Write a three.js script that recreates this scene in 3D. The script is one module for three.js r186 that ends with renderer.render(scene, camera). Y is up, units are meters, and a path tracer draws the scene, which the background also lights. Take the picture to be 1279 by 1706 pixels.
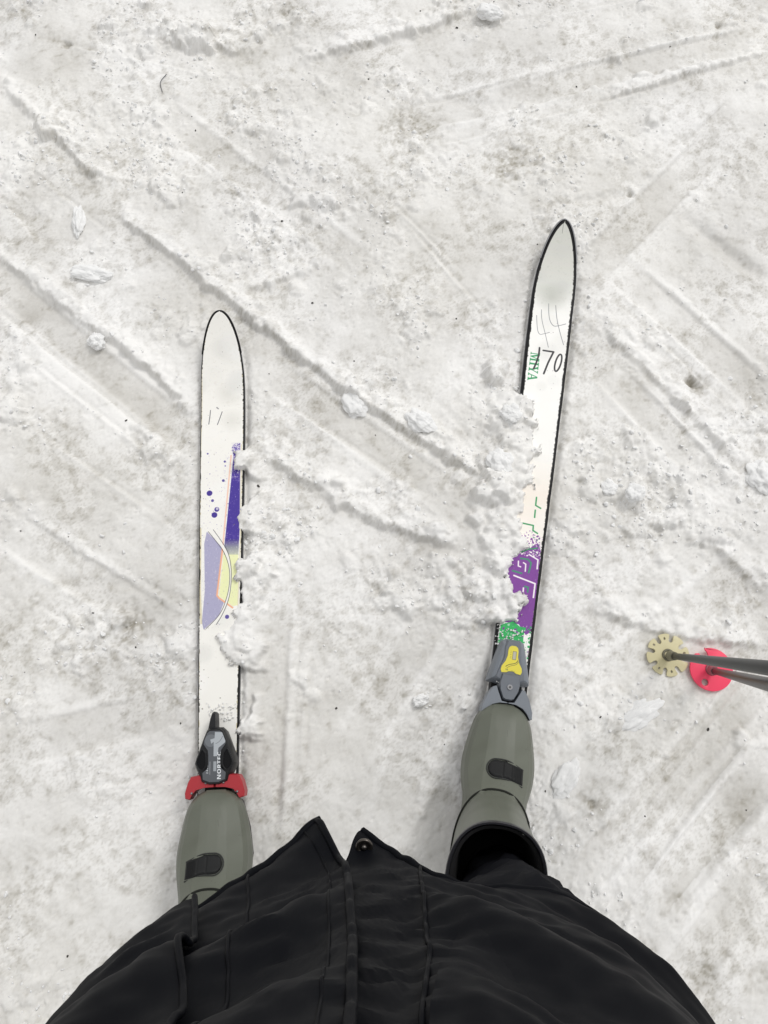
import * as THREE from 'three';
import { mergeGeometries, mergeVertices, toCreasedNormals } from 'three/addons/utils/BufferGeometryUtils.js';
import { createNoise2D, createNoise3D } from 'simplex-noise';

// ---------- camera, sky, sun, exposure ----------
const scene = new THREE.Scene();
const camera = new THREE.PerspectiveCamera(65, 0.75, 0.02, 400);
camera.position.set(0, 1.4, 0);
camera.rotation.set(-(90 - 16) * Math.PI / 180, 0, 0);   // a phone held out and tilted down at the skis
const renderer = new THREE.WebGLRenderer();
renderer.toneMapping = THREE.LinearToneMapping;
renderer.toneMappingExposure = 0.94;
renderer.shadowMap.enabled = true;

const SUN = new THREE.Vector3(0.55, 1.0, -0.62).normalize();
{ // plain overcast sky, a little brighter round the hidden sun
  const W = 128, Hh = 64, data = new Float32Array(W * Hh * 4);
  for (let r = 0; r < Hh; r++) for (let c = 0; c < W; c++) {
    const el = ((r + 0.5) / Hh - 0.5) * Math.PI, az = ((c + 0.5) / W - 0.5) * 2 * Math.PI;
    const d = new THREE.Vector3(Math.cos(az) * Math.cos(el), Math.sin(el), Math.sin(az) * Math.cos(el));
    const glow = Math.pow(Math.max(0, d.dot(SUN)), 3);
    const up = Math.max(0, d.y);
    const L = d.y > 0 ? 0.44 + 0.34 * up + 0.60 * glow : 0.45;
    const i = (r * W + c) * 4;
    data[i] = L * 1.0; data[i + 1] = L * 1.0; data[i + 2] = L * 1.0; data[i + 3] = 1;
  }
  const t = new THREE.DataTexture(data, W, Hh, THREE.RGBAFormat, THREE.FloatType);
  t.mapping = THREE.EquirectangularReflectionMapping; t.magFilter = THREE.LinearFilter; t.needsUpdate = true;
  scene.background = t; scene.environment = t;
}
const sun = new THREE.DirectionalLight(new THREE.Color(1.0, 0.98, 0.95), 1.0);
sun.position.copy(SUN).multiplyScalar(6); sun.castShadow = true; sun.shadow.radius = 30;
sun.shadow.camera.left = sun.shadow.camera.bottom = -2.5; sun.shadow.camera.right = sun.shadow.camera.top = 2.5;
sun.shadow.mapSize.set(2048, 2048);
scene.add(sun); scene.add(sun.target);

// ---------- helpers ----------
function rng(seed) { return () => { seed |= 0; seed = seed + 0x6D2B79F5 | 0; let t = Math.imul(seed ^ seed >>> 15, 1 | seed); t = t + Math.imul(t ^ t >>> 7, 61 | t) ^ t; return ((t ^ t >>> 14) >>> 0) / 4294967296; }; }
const R0 = rng(7);
const n2 = createNoise2D(rng(11)), n2b = createNoise2D(rng(23)), n3 = createNoise3D(rng(31));
const clamp = (x, a = 0, b = 1) => Math.min(b, Math.max(a, x));
const sst = (a, b, x) => { const t = clamp((x - a) / (b - a)); return t * t * (3 - 2 * t); };
const lerp = (a, b, t) => a + (b - a) * t;
function lut(pts, x) {           // piecewise linear table
  if (x <= pts[0][0]) return pts[0][1];
  for (let i = 1; i < pts.length; i++) if (x <= pts[i][0]) return lerp(pts[i - 1][1], pts[i][1], (x - pts[i - 1][0]) / (pts[i][0] - pts[i - 1][0]));
  return pts[pts.length - 1][1];
}
function slut(pts, x) {          // the same, eased
  if (x <= pts[0][0]) return pts[0][1];
  for (let i = 1; i < pts.length; i++) if (x <= pts[i][0]) {
    const p0 = pts[Math.max(0, i - 2)], p1 = pts[i - 1], p2 = pts[i], p3 = pts[Math.min(pts.length - 1, i + 1)], t = (x - p1[0]) / (p2[0] - p1[0]), s = p2[0] - p1[0];
    const m1 = (p2[1] - p0[1]) / Math.max(1e-6, p2[0] - p0[0]) * s, m2 = (p3[1] - p1[1]) / Math.max(1e-6, p3[0] - p1[0]) * s;
    return (2 * t ** 3 - 3 * t * t + 1) * p1[1] + (t ** 3 - 2 * t * t + t) * m1 + (-2 * t ** 3 + 3 * t * t) * p2[1] + (t ** 3 - t * t) * m2;
  }
  return pts[pts.length - 1][1];
}
const fbm = (n, x, y, f, o = 3) => { let s = 0, a = 1, t = 0; for (let i = 0; i < o; i++) { s += a * n(x * f + i * 17.3, y * f - i * 9.1); t += a; a *= 0.5; f *= 2.03; } return s / t; };
const taken = {};
function numbered(name) { const k = taken[name] = (taken[name] ?? -1) + 1; return k ? name + '_' + String(k).padStart(3, '0') : name; }
function shade(o) { o.castShadow = true; o.receiveShadow = true; return o; }
function thing(name, label, category, pos = [0, 0, 0], turn = 0, group) {
  const o = new THREE.Group(); o.name = numbered(name); o.position.set(...pos); o.rotation.y = turn;
  o.userData = { label, category }; if (group) o.userData.group = group; scene.add(o); return o;
}
function part(name, geo, mat, parent) { const m = shade(new THREE.Mesh(geo, mat)); m.name = name; parent.add(m); return m; }
function std(r, g, b, rough = 0.6, extra = {}) { const m = new THREE.MeshPhysicalMaterial({ roughness: rough, side: THREE.DoubleSide, ...extra }); m.color.setRGB(r, g, b); return m; }
// rings of equal length -> skin
function loft(rings, { closed = true, cap0 = false, cap1 = false, crease = 0.6, uvs = 10 } = {}) {
  const n = rings[0].length, pos = [], uv = [], idx = [];
  let along = 0;
  rings.forEach((r, i) => {
    if (i) along += Math.hypot(r[0][0] - rings[i - 1][0][0], r[0][1] - rings[i - 1][0][1], r[0][2] - rings[i - 1][0][2]);
    let q = 0;
    r.forEach((p, j) => { if (j) q += Math.hypot(p[0] - r[j - 1][0], p[1] - r[j - 1][1], p[2] - r[j - 1][2]); pos.push(...p); uv.push(q * uvs, along * uvs); });
  });
  const m = closed ? n : n - 1;
  for (let i = 0; i + 1 < rings.length; i++) for (let j = 0; j < m; j++) {
    const a = i * n + j, b = i * n + (j + 1) % n, c = a + n, d = b + n; idx.push(a, b, d, a, d, c);
  }
  const cap = (i, flip) => {
    const c = [0, 0, 0]; rings[i].forEach((p) => { for (let k = 0; k < 3; k++) c[k] += p[k] / n; });
    const at = pos.length / 3; pos.push(...c); uv.push(0, 0);
    for (let j = 0; j < n; j++) { const a = i * n + j, b = i * n + (j + 1) % n; flip ? idx.push(at, b, a) : idx.push(at, a, b); }
  };
  if (cap0) cap(0, true); if (cap1) cap(rings.length - 1, false);
  const g = new THREE.BufferGeometry();
  g.setAttribute('position', new THREE.Float32BufferAttribute(pos, 3)); g.setAttribute('uv', new THREE.Float32BufferAttribute(uv, 2)); g.setIndex(idx);
  return crease >= 3 ? (g.computeVertexNormals(), g) : toCreasedNormals(g, crease);
}
function grid(nu, nv, f, smooth = true, uvf) {      // open sheet from f(s,t) -> [x,y,z]
  const pos = [], uv = [], idx = [];
  for (let j = 0; j <= nv; j++) for (let i = 0; i <= nu; i++) { pos.push(...f(i / nu, j / nv)); uv.push(...(uvf ? uvf(i / nu, j / nv) : [i / nu, j / nv])); }
  for (let j = 0; j < nv; j++) for (let i = 0; i < nu; i++) { const a = j * (nu + 1) + i; idx.push(a, a + 1, a + nu + 2, a, a + nu + 2, a + nu + 1); }
  const g = new THREE.BufferGeometry();
  g.setAttribute('position', new THREE.Float32BufferAttribute(pos, 3)); g.setAttribute('uv', new THREE.Float32BufferAttribute(uv, 2)); g.setIndex(idx); g.computeVertexNormals();
  return g;
}
function tube(pts, r, seg = 60, rad = 8) { return new THREE.TubeGeometry(new THREE.CatmullRomCurve3(pts.map((p) => new THREE.Vector3(...p))), seg, r, rad, false); }
function plate(outline, depth, bevel = 0.002, holes = []) {   // outline in x (across) and y (forward); lies flat, rising from y = 0
  const s = new THREE.Shape(outline.map((p) => new THREE.Vector2(p[0], p[1])));
  for (const h of holes) s.holes.push(h);
  const g = new THREE.ExtrudeGeometry(s, { depth: depth - 2 * bevel, bevelEnabled: bevel > 0, bevelThickness: bevel, bevelSize: bevel, bevelOffset: -bevel, bevelSegments: 3, curveSegments: 20 });
  g.translate(0, 0, bevel); g.rotateX(-Math.PI / 2); return toCreasedNormals(g, 0.5);
}
function canvas(w, h, draw) {
  const c = document.createElement('canvas'); c.width = w; c.height = h; const x = c.getContext('2d'); draw(x, w, h);
  const t = new THREE.CanvasTexture(c); t.colorSpace = THREE.SRGBColorSpace; t.magFilter = THREE.LinearFilter; t.anisotropy = 8; return t;
}

// ---------- skis: where they lie ----------
const SK = {
  L: { tip: [-0.3088, -0.7787], th: 0.0419, A: 0.0410, waist: 0.0322, e: 0.49, tl: 0.14, inset: 0.0022 },
  R: { tip: [0.3523, -0.9777], th: -0.158, A: 0.0414, waist: 0.0316, e: 0.55, tl: 0.15, inset: 0.0052 },
};
const skiTop = (u) => 0.012 + (u < 0.2 ? 0.045 * (1 - u / 0.2) ** 2 : 0);
function skiHalf(s, u) {
  if (u < s.tl) return s.A * Math.pow(Math.max(0, 1 - (1 - u / s.tl) ** 2), s.e);
  if (u < 0.2) return s.A;
  if (u < 0.95) return lerp(s.A, s.waist, sst(0.2, 0.95, u) * 0.6 + 0.4 * (u - 0.2) / 0.75);
  return lerp(s.waist, 0.036, (u - 0.95) / 0.75);
}
function toSki(s, x, z) { const dx = x - s.tip[0], dz = z - s.tip[1], c = Math.cos(s.th), q = Math.sin(s.th); return [dx * q + dz * c, dx * c - dz * q]; }
function fromSki(s, u, w) { const c = Math.cos(s.th), q = Math.sin(s.th); return [s.tip[0] + u * q + w * c, s.tip[1] + u * c - w * q]; }

// ---------- snow ----------
const X0 = -1.0, X1 = 1.0, Z0 = -1.74, Z1 = 0.56, ST = 0.0022;
const NX = Math.round((X1 - X0) / ST) + 1, NZ = Math.round((Z1 - Z0) / ST) + 1;
const Ht = new Float32Array(NX * NZ), Rg = new Float32Array(NX * NZ), Dt = new Float32Array(NX * NZ);
const ix = (x) => Math.round((x - X0) / ST), iz = (z) => Math.round((z - Z0) / ST);
const hAt = (x, z) => Ht[clamp(iz(z), 0, NZ - 1) * NX + clamp(ix(x), 0, NX - 1)];
function cells(x0, x1, z0, z1, f) {
  const a = Math.max(0, ix(x0)), b = Math.min(NX - 1, ix(x1)), c = Math.max(0, iz(z0)), d = Math.min(NZ - 1, iz(z1));
  for (let j = c; j <= d; j++) for (let i = a; i <= b; i++) f(j * NX + i, X0 + i * ST, Z0 + j * ST);
}
cells(X0, X1, Z0, Z1, (k, x, z) => {
  Ht[k] = 0.007 * n2(x * 2.1 + 3, z * 2.1) + 0.0024 * n2(x * 6.3, z * 6.3 + 5) + 0.0008 * n2(x * 17, z * 17);
  Rg[k] = clamp(0.40 + 0.9 * fbm(n2b, x, z, 3.6, 3));
  Dt[k] = clamp(0.24 + 0.34 * fbm(n2b, x + 7, z - 3, 2.4, 3));
});
// ski tracks, ridges and edges: polyline, profile over signed distance (positive = to the right when walking along it)
function track(pts, reach, jit, f, fade = 0.08) {
  let L = 0; const seg = [];
  for (let i = 0; i + 1 < pts.length; i++) { const dx = pts[i + 1][0] - pts[i][0], dz = pts[i + 1][1] - pts[i][1], l = Math.hypot(dx, dz); seg.push([pts[i][0], pts[i][1], dx / l, dz / l, l, L]); L += l; }
  const xs = pts.map((p) => p[0]), zs = pts.map((p) => p[1]);
  cells(Math.min(...xs) - reach, Math.max(...xs) + reach, Math.min(...zs) - reach, Math.max(...zs) + reach, (k, x0, z0) => {
    const x = x0 + jit * (fbm(n2, x0, z0, 26, 2) + 0.7 * n2b(x0 * 90, z0 * 90)), z = z0 + jit * (fbm(n2b, x0, z0, 26, 2) + 0.7 * n2(x0 * 90, z0 * 90));
    let best = 1e9, d = 0, s = 0, e = 0;
    for (const [ax, az, dx, dz, l, at] of seg) {
      const px = x - ax, pz = z - az, t = clamp(px * dx + pz * dz, 0, l), qx = px - dx * t, qz = pz - dz * t, q = Math.hypot(qx, qz);
      if (q < best) { best = q; d = (dx * pz - dz * px) > 0 ? q : -q; s = at + t; e = 0; }
    }
    if (best > reach) return;
    const end = sst(0, fade, Math.min(s, L - s) + 0.004);
    f(k, d, s / L, end, x0, z0);
  });
}
// a thrown-up ridge: steep on one side (side = 1: steep face looks to the right), soft on the other
const ridges = [];
function ridge(pts, amp, steep, soft, side, jit = 0.004, lane = 0.004, laneW = 0.05) {
  ridges.push([pts, soft, side, jit]);
  track(pts, Math.max(soft * 3, laneW * 2.2), jit, (k, d, t, e, x, z) => {
    const q = d * side, v = 0.8 + 0.5 * fbm(n2, x, z, 14, 2); steep = Math.max(steep, 0.0048);
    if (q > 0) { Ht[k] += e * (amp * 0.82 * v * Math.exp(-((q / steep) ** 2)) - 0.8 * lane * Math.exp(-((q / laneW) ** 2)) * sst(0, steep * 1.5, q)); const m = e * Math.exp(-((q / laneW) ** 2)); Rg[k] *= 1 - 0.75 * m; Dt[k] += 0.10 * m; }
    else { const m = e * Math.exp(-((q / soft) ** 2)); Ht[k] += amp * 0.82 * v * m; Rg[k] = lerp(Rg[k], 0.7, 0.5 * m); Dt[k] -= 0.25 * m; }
  });
}
function step(pts, amp, w, reach, side, jit = 0.001, dirt = 0.12) {  // level rises by amp on the left, fades over reach
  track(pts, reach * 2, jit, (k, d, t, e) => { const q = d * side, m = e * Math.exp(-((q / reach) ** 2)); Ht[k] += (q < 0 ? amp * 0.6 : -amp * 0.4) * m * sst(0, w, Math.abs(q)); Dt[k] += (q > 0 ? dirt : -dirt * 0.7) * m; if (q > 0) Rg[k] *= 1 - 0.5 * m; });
}
function groove(pts, depth, w, jit = 0.002, dirt = 0.05) {
  track(pts, w * 3, jit, (k, d, t, e) => { const m = e * Math.exp(-((d / w) ** 2)); Ht[k] -= depth * m; Rg[k] *= 1 - 0.6 * m; Dt[k] += dirt * m; });
}
// the long diagonals
ridge([[-0.554, -1.036], [-0.482, -0.983], [-0.406, -0.925], [-0.330, -0.860], [-0.257, -0.797], [-0.173, -0.727], [-0.091, -0.656], [0.001, -0.593], [0.068, -0.544], [0.134, -0.499], [0.188, -0.462]], 0.013, 0.004, 0.026, 1, 0.003, 0.007, 0.075);
ridge([[-0.778, -0.935], [-0.686, -0.871], [-0.596, -0.797], [-0.521, -0.747], [-0.447, -0.689], [-0.385, -0.629], [-0.343, -0.585]], 0.013, 0.006, 0.026, 1, 0.005, 0.006, 0.06);
ridge([[-0.262, -0.535], [-0.210, -0.503], [-0.154, -0.470], [-0.087, -0.430], [-0.021, -0.391], [0.065, -0.358], [0.162, -0.332]], 0.012, 0.007, 0.028, 1, 0.006, 0.005, 0.06);
step([[-0.762, -0.818], [-0.671, -0.742], [-0.607, -0.689], [-0.533, -0.632], [-0.472, -0.580], [-0.401, -0.535], [-0.342, -0.488]], 0.009, 0.003, 0.06, -1, 0.0012, 0.24);
step([[-0.798, -1.085], [-0.741, -1.022], [-0.670, -0.939]], 0.008, 0.003, 0.04, -1, 0.002, 0.12);
ridge([[-0.836, -1.369], [-0.748, -1.284], [-0.684, -1.222], [-0.606, -1.133], [-0.552, -1.082]], 0.013, 0.008, 0.03, 1, 0.008, 0.003, 0.04);
ridge([[-0.289, -0.851], [-0.236, -0.871], [-0.178, -0.894], [-0.125, -0.917]], 0.007, 0.004, 0.02, 1, 0.003, 0.004, 0.03);
ridge([[-0.537, -1.482], [-0.443, -1.463], [-0.338, -1.453], [-0.260, -1.443]], 0.010, 0.010, 0.04, 1, 0.012, 0.006, 0.04);
ridge([[-0.175, -1.421], [-0.078, -1.446], [0.001, -1.479], [0.106, -1.515], [0.213, -1.566]], 0.012, 0.007, 0.03, 1, 0.006, 0.006, 0.05);
groove([[0.596, -1.042], [0.652, -0.980], [0.706, -0.922], [0.769, -0.863]], 0.010, 0.016, 0.003, 0.05);
ridge([[0.848, -1.446], [0.725, -1.405], [0.618, -1.366], [0.525, -1.335], [0.440, -1.307]], 0.008, 0.005, 0.03, -1, 0.008, 0.004, 0.03);
step([[0.739, -1.322], [0.684, -1.264], [0.620, -1.200]], 0.007, 0.003, 0.04, -1, 0.001, 0.2);
ridge([[0.410, -0.794], [0.462, -0.727], [0.514, -0.664], [0.565, -0.605], [0.615, -0.547], [0.662, -0.474]], 0.009, 0.007, 0.024, 1, 0.005, 0.003, 0.04);
ridge([[0.338, -0.235], [0.420, -0.208], [0.481, -0.188], [0.542, -0.175], [0.675, -0.159]], 0.012, 0.006, 0.034, 1, 0.006, 0.004, 0.04);
ridge([[0.564, -0.380], [0.602, -0.332], [0.649, -0.283], [0.691, -0.235]], 0.012, 0.012, 0.03, 1, 0.005, 0.004, 0.03);
step([[0.659, -0.036], [0.603, 0.003], [0.535, 0.077], [0.468, 0.153], [0.382, 0.252]], 0.008, 0.003, 0.045, 1, 0.0012, 0.22);
step([[0.649, 0.070], [0.599, 0.116], [0.533, 0.180], [0.427, 0.281]], 0.008, 0.003, 0.045, 1, 0.0012, 0.22);
step([[0.621, 0.281], [0.541, 0.352], [0.470, 0.410]], 0.003, 0.003, 0.03, 1, 0.002, 0.10);
groove([[-0.139, -0.256], [-0.147, -0.177], [-0.154, -0.106], [-0.158, -0.051]], 0.0035, 0.004, 0.001, 0.02);
groove([[-0.166, -0.002], [-0.172, 0.060], [-0.179, 0.153]], 0.0035, 0.006, 0.0015, 0.03);
step([[0.105, 0.041], [0.074, 0.102], [0.039, 0.163]], 0.006, 0.004, 0.03, -1, 0.001, 0.08);
groove([[-0.613, -0.256], [-0.519, -0.270], [-0.434, -0.268], [-0.347, -0.238]], 0.004, 0.010, 0.006, 0.06);
groove([[0.281, -1.299], [0.204, -1.307], [0.128, -1.322], [0.013, -1.310]], 0.004, 0.012, 0.010, 0.08);
groove([[0.383, -1.417], [0.324, -1.408], [0.272, -1.405]], 0.004, 0.008, 0.006, 0.10);
groove([[0.553, -1.085], [0.479, -1.074], [0.417, -1.065], [0.318, -1.042]], 0.004, 0.007, 0.007, 0.10);
// flat pressed bands left by other skis: half width, depth
function band(pts, hw, depth) {
  track(pts, hw * 1.5, 0.0012, (k, d, t, e) => { const q = Math.abs(d), m = e * (1 - sst(hw - 0.003, hw + 0.001, q)); Ht[k] = lerp(Ht[k], Ht[k] * 0.75, m) - 1.5 * depth * m + 1.1 * depth * e * Math.exp(-(((q - hw - 0.005) / 0.006) ** 2)); Rg[k] *= 1 - 0.8 * m; Dt[k] += 0.15 * m - 0.14 * e * Math.exp(-(((q - hw - 0.008) / 0.010) ** 2)); }, 0.15);
}
band([[-0.784, -0.894], [-0.345, -0.532]], 0.030, 0.003); band([[0.662, 0.013], [0.398, 0.281]], 0.034, 0.003); band([[0.682, -0.136], [0.278, 0.242]], 0.030, 0.002); band([[0.725, -1.238], [0.380, -0.874]], 0.036, 0.003);
band([[0.398, -0.717], [0.643, -0.405]], 0.032, 0.002); band([[0.443, -0.928], [0.744, -0.593]], 0.034, 0.0022); band([[-0.196, -0.283], [-0.203, 0.171]], 0.034, 0.0025); band([[0.062, -0.056], [0.000, 0.171]], 0.030, 0.002);
band([[0.001, -1.253], [0.852, -1.482]], 0.034, 0.0022); band([[-0.496, -1.307], [0.001, -0.874]], 0.030, 0.0015); band([[-0.716, -0.394], [-0.321, -0.156]], 0.034, 0.002); band([[0.326, -0.056], [0.701, -0.349]], 0.03, 0.0015); band([[0.631, 0.171], [0.405, 0.415]], 0.034, 0.002); band([[-0.252, -0.704], [0.153, -0.405]], 0.033, 0.002); band([[-0.641, 0.013], [-0.345, -0.056]], 0.034, 0.0015); band([[-0.079, 0.060], [0.128, -0.283]], 0.030, 0.0015);
for (const pts of [[[-0.742, -0.755], [-0.339, -0.439]], [[-0.698, -0.593], [-0.333, -0.343]], [[-0.239, -0.654], [0.152, -0.382]], [[-0.208, -0.188], [-0.204, 0.107]], [[-0.124, -0.240], [-0.137, 0.107]], [[-0.085, -0.283], [0.168, -0.188]], [[0.000, 0.153], [0.122, -0.036]], [[0.306, 0.242], [0.663, -0.156]], [[0.350, 0.171], [0.572, -0.075]], [[0.297, -0.085], [0.490, -0.283]], [[0.360, -0.580], [0.639, -0.283]], [[0.426, -0.860], [0.713, -0.532]], [[0.001, -1.068], [0.277, -0.704]], [[-0.099, -1.185], [0.190, -0.860]], [[0.079, -1.482], [0.860, -1.651]], [[0.013, -1.284], [0.844, -1.529]], [[0.001, -1.167], [0.723, -1.385]], [[-0.801, -1.200], [-0.503, -0.941]], [[-0.493, -1.260], [-0.192, -0.969]], [[-0.785, -1.482], [-0.282, -1.354]], [[0.732, -0.679], [0.496, -0.349]], [[0.613, 0.224], [0.443, 0.402]], [[-0.677, -0.262], [-0.327, -0.095]], [[-0.572, 0.088], [-0.348, 0.051]], [[0.069, -0.654], [0.221, -0.462]], [[0.407, -0.755], [0.696, -0.405]]])
  track(pts, 0.02, 0.0010, (k, d, t, e) => { Ht[k] += e * (0.0026 * Math.exp(-(((d - 0.004) / 0.004) ** 2)) - 0.0028 * Math.exp(-(((d + 0.002) / 0.0030) ** 2))); Dt[k] += 0.10 * e * Math.exp(-(((d + 0.002) / 0.004) ** 2)) - 0.08 * e * Math.exp(-(((d - 0.006) / 0.006) ** 2)); }, 0.2);
// rougher or smoother patches: x, z, radius, change
for (const [x, z, r, d] of [[-0.192, -0.969, 0.12, 0.5], [-0.023, -0.860, 0.12, 0.35], [0.213, -0.556, 0.14, 0.6], [0.482, -0.428, 0.14, 0.4], [0.622, -0.509, 0.12, 0.3], [-0.177, -0.509, 0.1, 0.4], [-0.679, -1.230, 0.12, 0.3], [-0.443, -1.450, 0.14, 0.3], [0.064, -0.240, 0.12, 0.4], [-0.224, -0.316, 0.07, 0.5], [-0.042, -0.283, 0.1, 0.1], [-0.456, -0.156, 0.14, 0.35], [0.223, -1.126, 0.1, 0.3], [-0.372, -1.155, 0.16, 0.25], [0.486, -0.240, 0.06, 0.2], [0.499, -0.056, 0.1, 0.2], [-0.040, 0.013, 0.12, -0.6], [-0.486, 0.060, 0.14, -0.3], [-0.419, -0.349, 0.1, -0.4], [0.405, -0.580, 0.06, -0.4], [0.301, 0.013, 0.1, -0.35], [0.692, -1.111, 0.1, -0.3], [-0.046, -0.755, 0.06, -0.3], [-0.160, -0.679, 0.08, -0.4], [0.511, 0.293, 0.16, -0.2], [0.289, -1.482, 0.1, -0.2], [0.190, -0.860, 0.1, -0.4], [0.521, -0.860, 0.08, -0.4]])
  cells(x - r * 2, x + r * 2, z - r * 2, z + r * 2, (k, px, pz) => { Rg[k] = clamp(Rg[k] + d * Math.exp(-((px - x) ** 2 + (pz - z) ** 2) / (r * r))); });
// dirty, half-melted patches: x, z, radius, strength
for (const [x, z, r, d] of [[0.064, -1.238, 0.06, 0.75], [0.264, -1.155, 0.05, 1.1], [-0.678, -1.458, 0.05, 0.35], [-0.495, -1.458, 0.05, 0.3], [-0.313, -1.458, 0.06, 0.35], [0.308, -1.330, 0.05, 0.35], [0.645, -1.507, 0.03, 0.5], [0.460, -1.322, 0.05, 0.3], [-0.417, -1.082, 0.06, 0.25], [-0.097, -1.068, 0.05, 0.25], [0.001, -1.111, 0.06, 0.28], [-0.444, -0.196, 0.035, 0.8], [-0.526, -0.131, 0.05, 0.4], [-0.610, -0.230, 0.06, 0.3], [-0.607, -0.580, 0.05, 0.3], [-0.424, -0.544, 0.05, 0.25], [-0.563, -0.704, 0.05, 0.3], [0.474, -0.654, 0.03, 0.5], [0.593, -0.652, 0.02, 0.9], [0.079, -1.482, 0.05, 0.25], [-0.392, -1.482, 0.04, 0.3], [0.355, 0.098, 0.05, 0.35], [0.340, 0.102, 0.02, 0.5], [0.468, 0.250, 0.025, 0.65], [0.410, 0.313, 0.02, 0.6], [0.502, 0.357, 0.025, 0.6], [0.583, 0.354, 0.025, 0.6], [0.601, 0.103, 0.04, 0.3], [-0.584, 0.224, 0.06, 0.35], [-0.511, 0.198, 0.05, 0.35], [-0.453, 0.293, 0.05, 0.2], [0.311, 0.171, 0.05, 0.25], [-0.020, -0.116, 0.04, 0.35], [-0.099, -0.188, 0.05, 0.25], [-0.197, -0.177, 0.03, 0.3], [0.623, -0.240, 0.04, 0.35], [0.487, -0.251, 0.04, 0.25], [0.102, -0.036, 0.04, 0.3], [0.465, -0.136, 0.03, 0.25], [0.060, 0.088, 0.04, 0.25], [-0.210, -1.515, 0.05, 0.3], [0.173, -1.082, 0.05, 0.2]])
  cells(x - r * 2.4, x + r * 2.4, z - r * 2.4, z + r * 2.4, (k, px, pz) => {
    const q = Math.hypot(px - x, pz - z) / r + 0.6 * fbm(n2, px, pz, 30, 3); const m = 1 - sst(0.3, 1.5, q);
    Dt[k] += d * m * (0.55 + 0.6 * fbm(n2b, px, pz, 60, 2)); Ht[k] -= 0.004 * d * m;
  });
// little melt holes
for (const [x, z, r, d] of [[0.263, -1.129, 0.011, 0.02], [0.041, -1.273, 0.01, 0.014], [0.582, -0.658, 0.01, 0.012], [0.593, -0.652, 0.008, 0.01], [0.732, -1.509, 0.006, 0.01], [-0.691, -1.458, 0.01, 0.01], [0.504, -1.079, 0.006, 0.008], [0.423, -1.008, 0.005, 0.008], [0.340, 0.099, 0.008, 0.008], [0.640, -0.126, 0.006, 0.006], [-0.444, -0.193, 0.012, 0.008]])
  cells(x - r * 2, x + r * 2, z - r * 2, z + r * 2, (k, px, pz) => { const q = Math.hypot(px - x, pz - z) / r * (1 + 0.4 * n2(px * 120, pz * 120)); const m = 1 - sst(0.4, 1.25, q); Ht[k] -= d * m; Dt[k] += 0.5 * m; });

// crumbs and clods grown into the surface
function lump(x, z, r, h, seed) {
  const base = hAt(x, z), c = Math.cos(seed), s = Math.sin(seed), el = 1 + 0.7 * (seed % 1);
  cells(x - r * 1.6, x + r * 1.6, z - r * 1.6, z + r * 1.6, (k, px, pz) => {
    const dx = px - x, dz = pz - z, a = (dx * c + dz * s) / el, b = -dx * s + dz * c;
    const q = (Math.hypot(a, b) / r) * (1 + 0.38 * n2(px * 0.55 / r + seed, pz * 0.55 / r) + 0.2 * n2b(px * 1.6 / r, pz * 1.6 / r + seed));
    if (q < 1) { const v = base + h * (r > 0.007 ? 1 - q ** 5 : (1 - q * q) ** 0.6) - 0.1 * h; if (v > Ht[k]) { Ht[k] = v; Dt[k] = lerp(Dt[k], 0.0, 0.30 * Math.min(1, r / 0.008)); } }
  });
}
for (let i = 0; i < 26000; i++) {
  const x = lerp(X0, X1, R0()), z = lerp(Z0, Z1, R0()), p = R0(), k = clamp(iz(z), 0, NZ - 1) * NX + clamp(ix(x), 0, NX - 1);
  const big = R0(), s = R0() * 6.28, g = Rg[k];
  if (p > g * g * g * 1.5) continue;
  const r = 0.0025 + 0.0035 * R0() + 0.011 * Math.pow(big, 9) + 0.004 * Math.pow(big, 3) * g;
  lump(x, z, r, r * (0.22 + 0.34 * R0()), s);
}

for (const [pts, soft, side, jit] of ridges) for (let i = 0; i + 1 < pts.length; i++) {
  const [ax, az] = pts[i], dx = pts[i + 1][0] - ax, dz = pts[i + 1][1] - az, l = Math.hypot(dx, dz), n = Math.round(l / 0.0075);
  for (let k = 0; k < n; k++) { const t = R0(), o = -side * (R0() ** 1.3 * soft * 1.3 - 0.0015), a = R0(), b = R0(), r = 0.003 + 0.006 * a * a + 0.006 * b ** 6; lump(ax + dx * t - dz / l * o, az + dz * t + dx / l * o, r, r * (0.25 + 0.35 * R0()), Math.atan2(dz, dx) + 0.6 * (R0() - 0.5) + 6.2832); }
}
// wind, melt and skis have rounded everything off
function soften(passes, keep) {
  const T = new Float32Array(NX * NZ);
  for (let n = 0; n < passes; n++) {
    for (let j = 0; j < NZ; j++) for (let i = 0; i < NX; i++) { const k = j * NX + i; T[k] = (Ht[k - (i > 0)] + 2 * Ht[k] + Ht[k + (i < NX - 1)]) / 4; }
    for (let j = 0; j < NZ; j++) for (let i = 0; i < NX; i++) { const k = j * NX + i, a = j > 0 ? k - NX : k, b = j < NZ - 1 ? k + NX : k; if (!keep || !keep[k]) Ht[k] = (T[a] + 2 * T[k] + T[b]) / 4; }
  }
}
soften(1);

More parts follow.
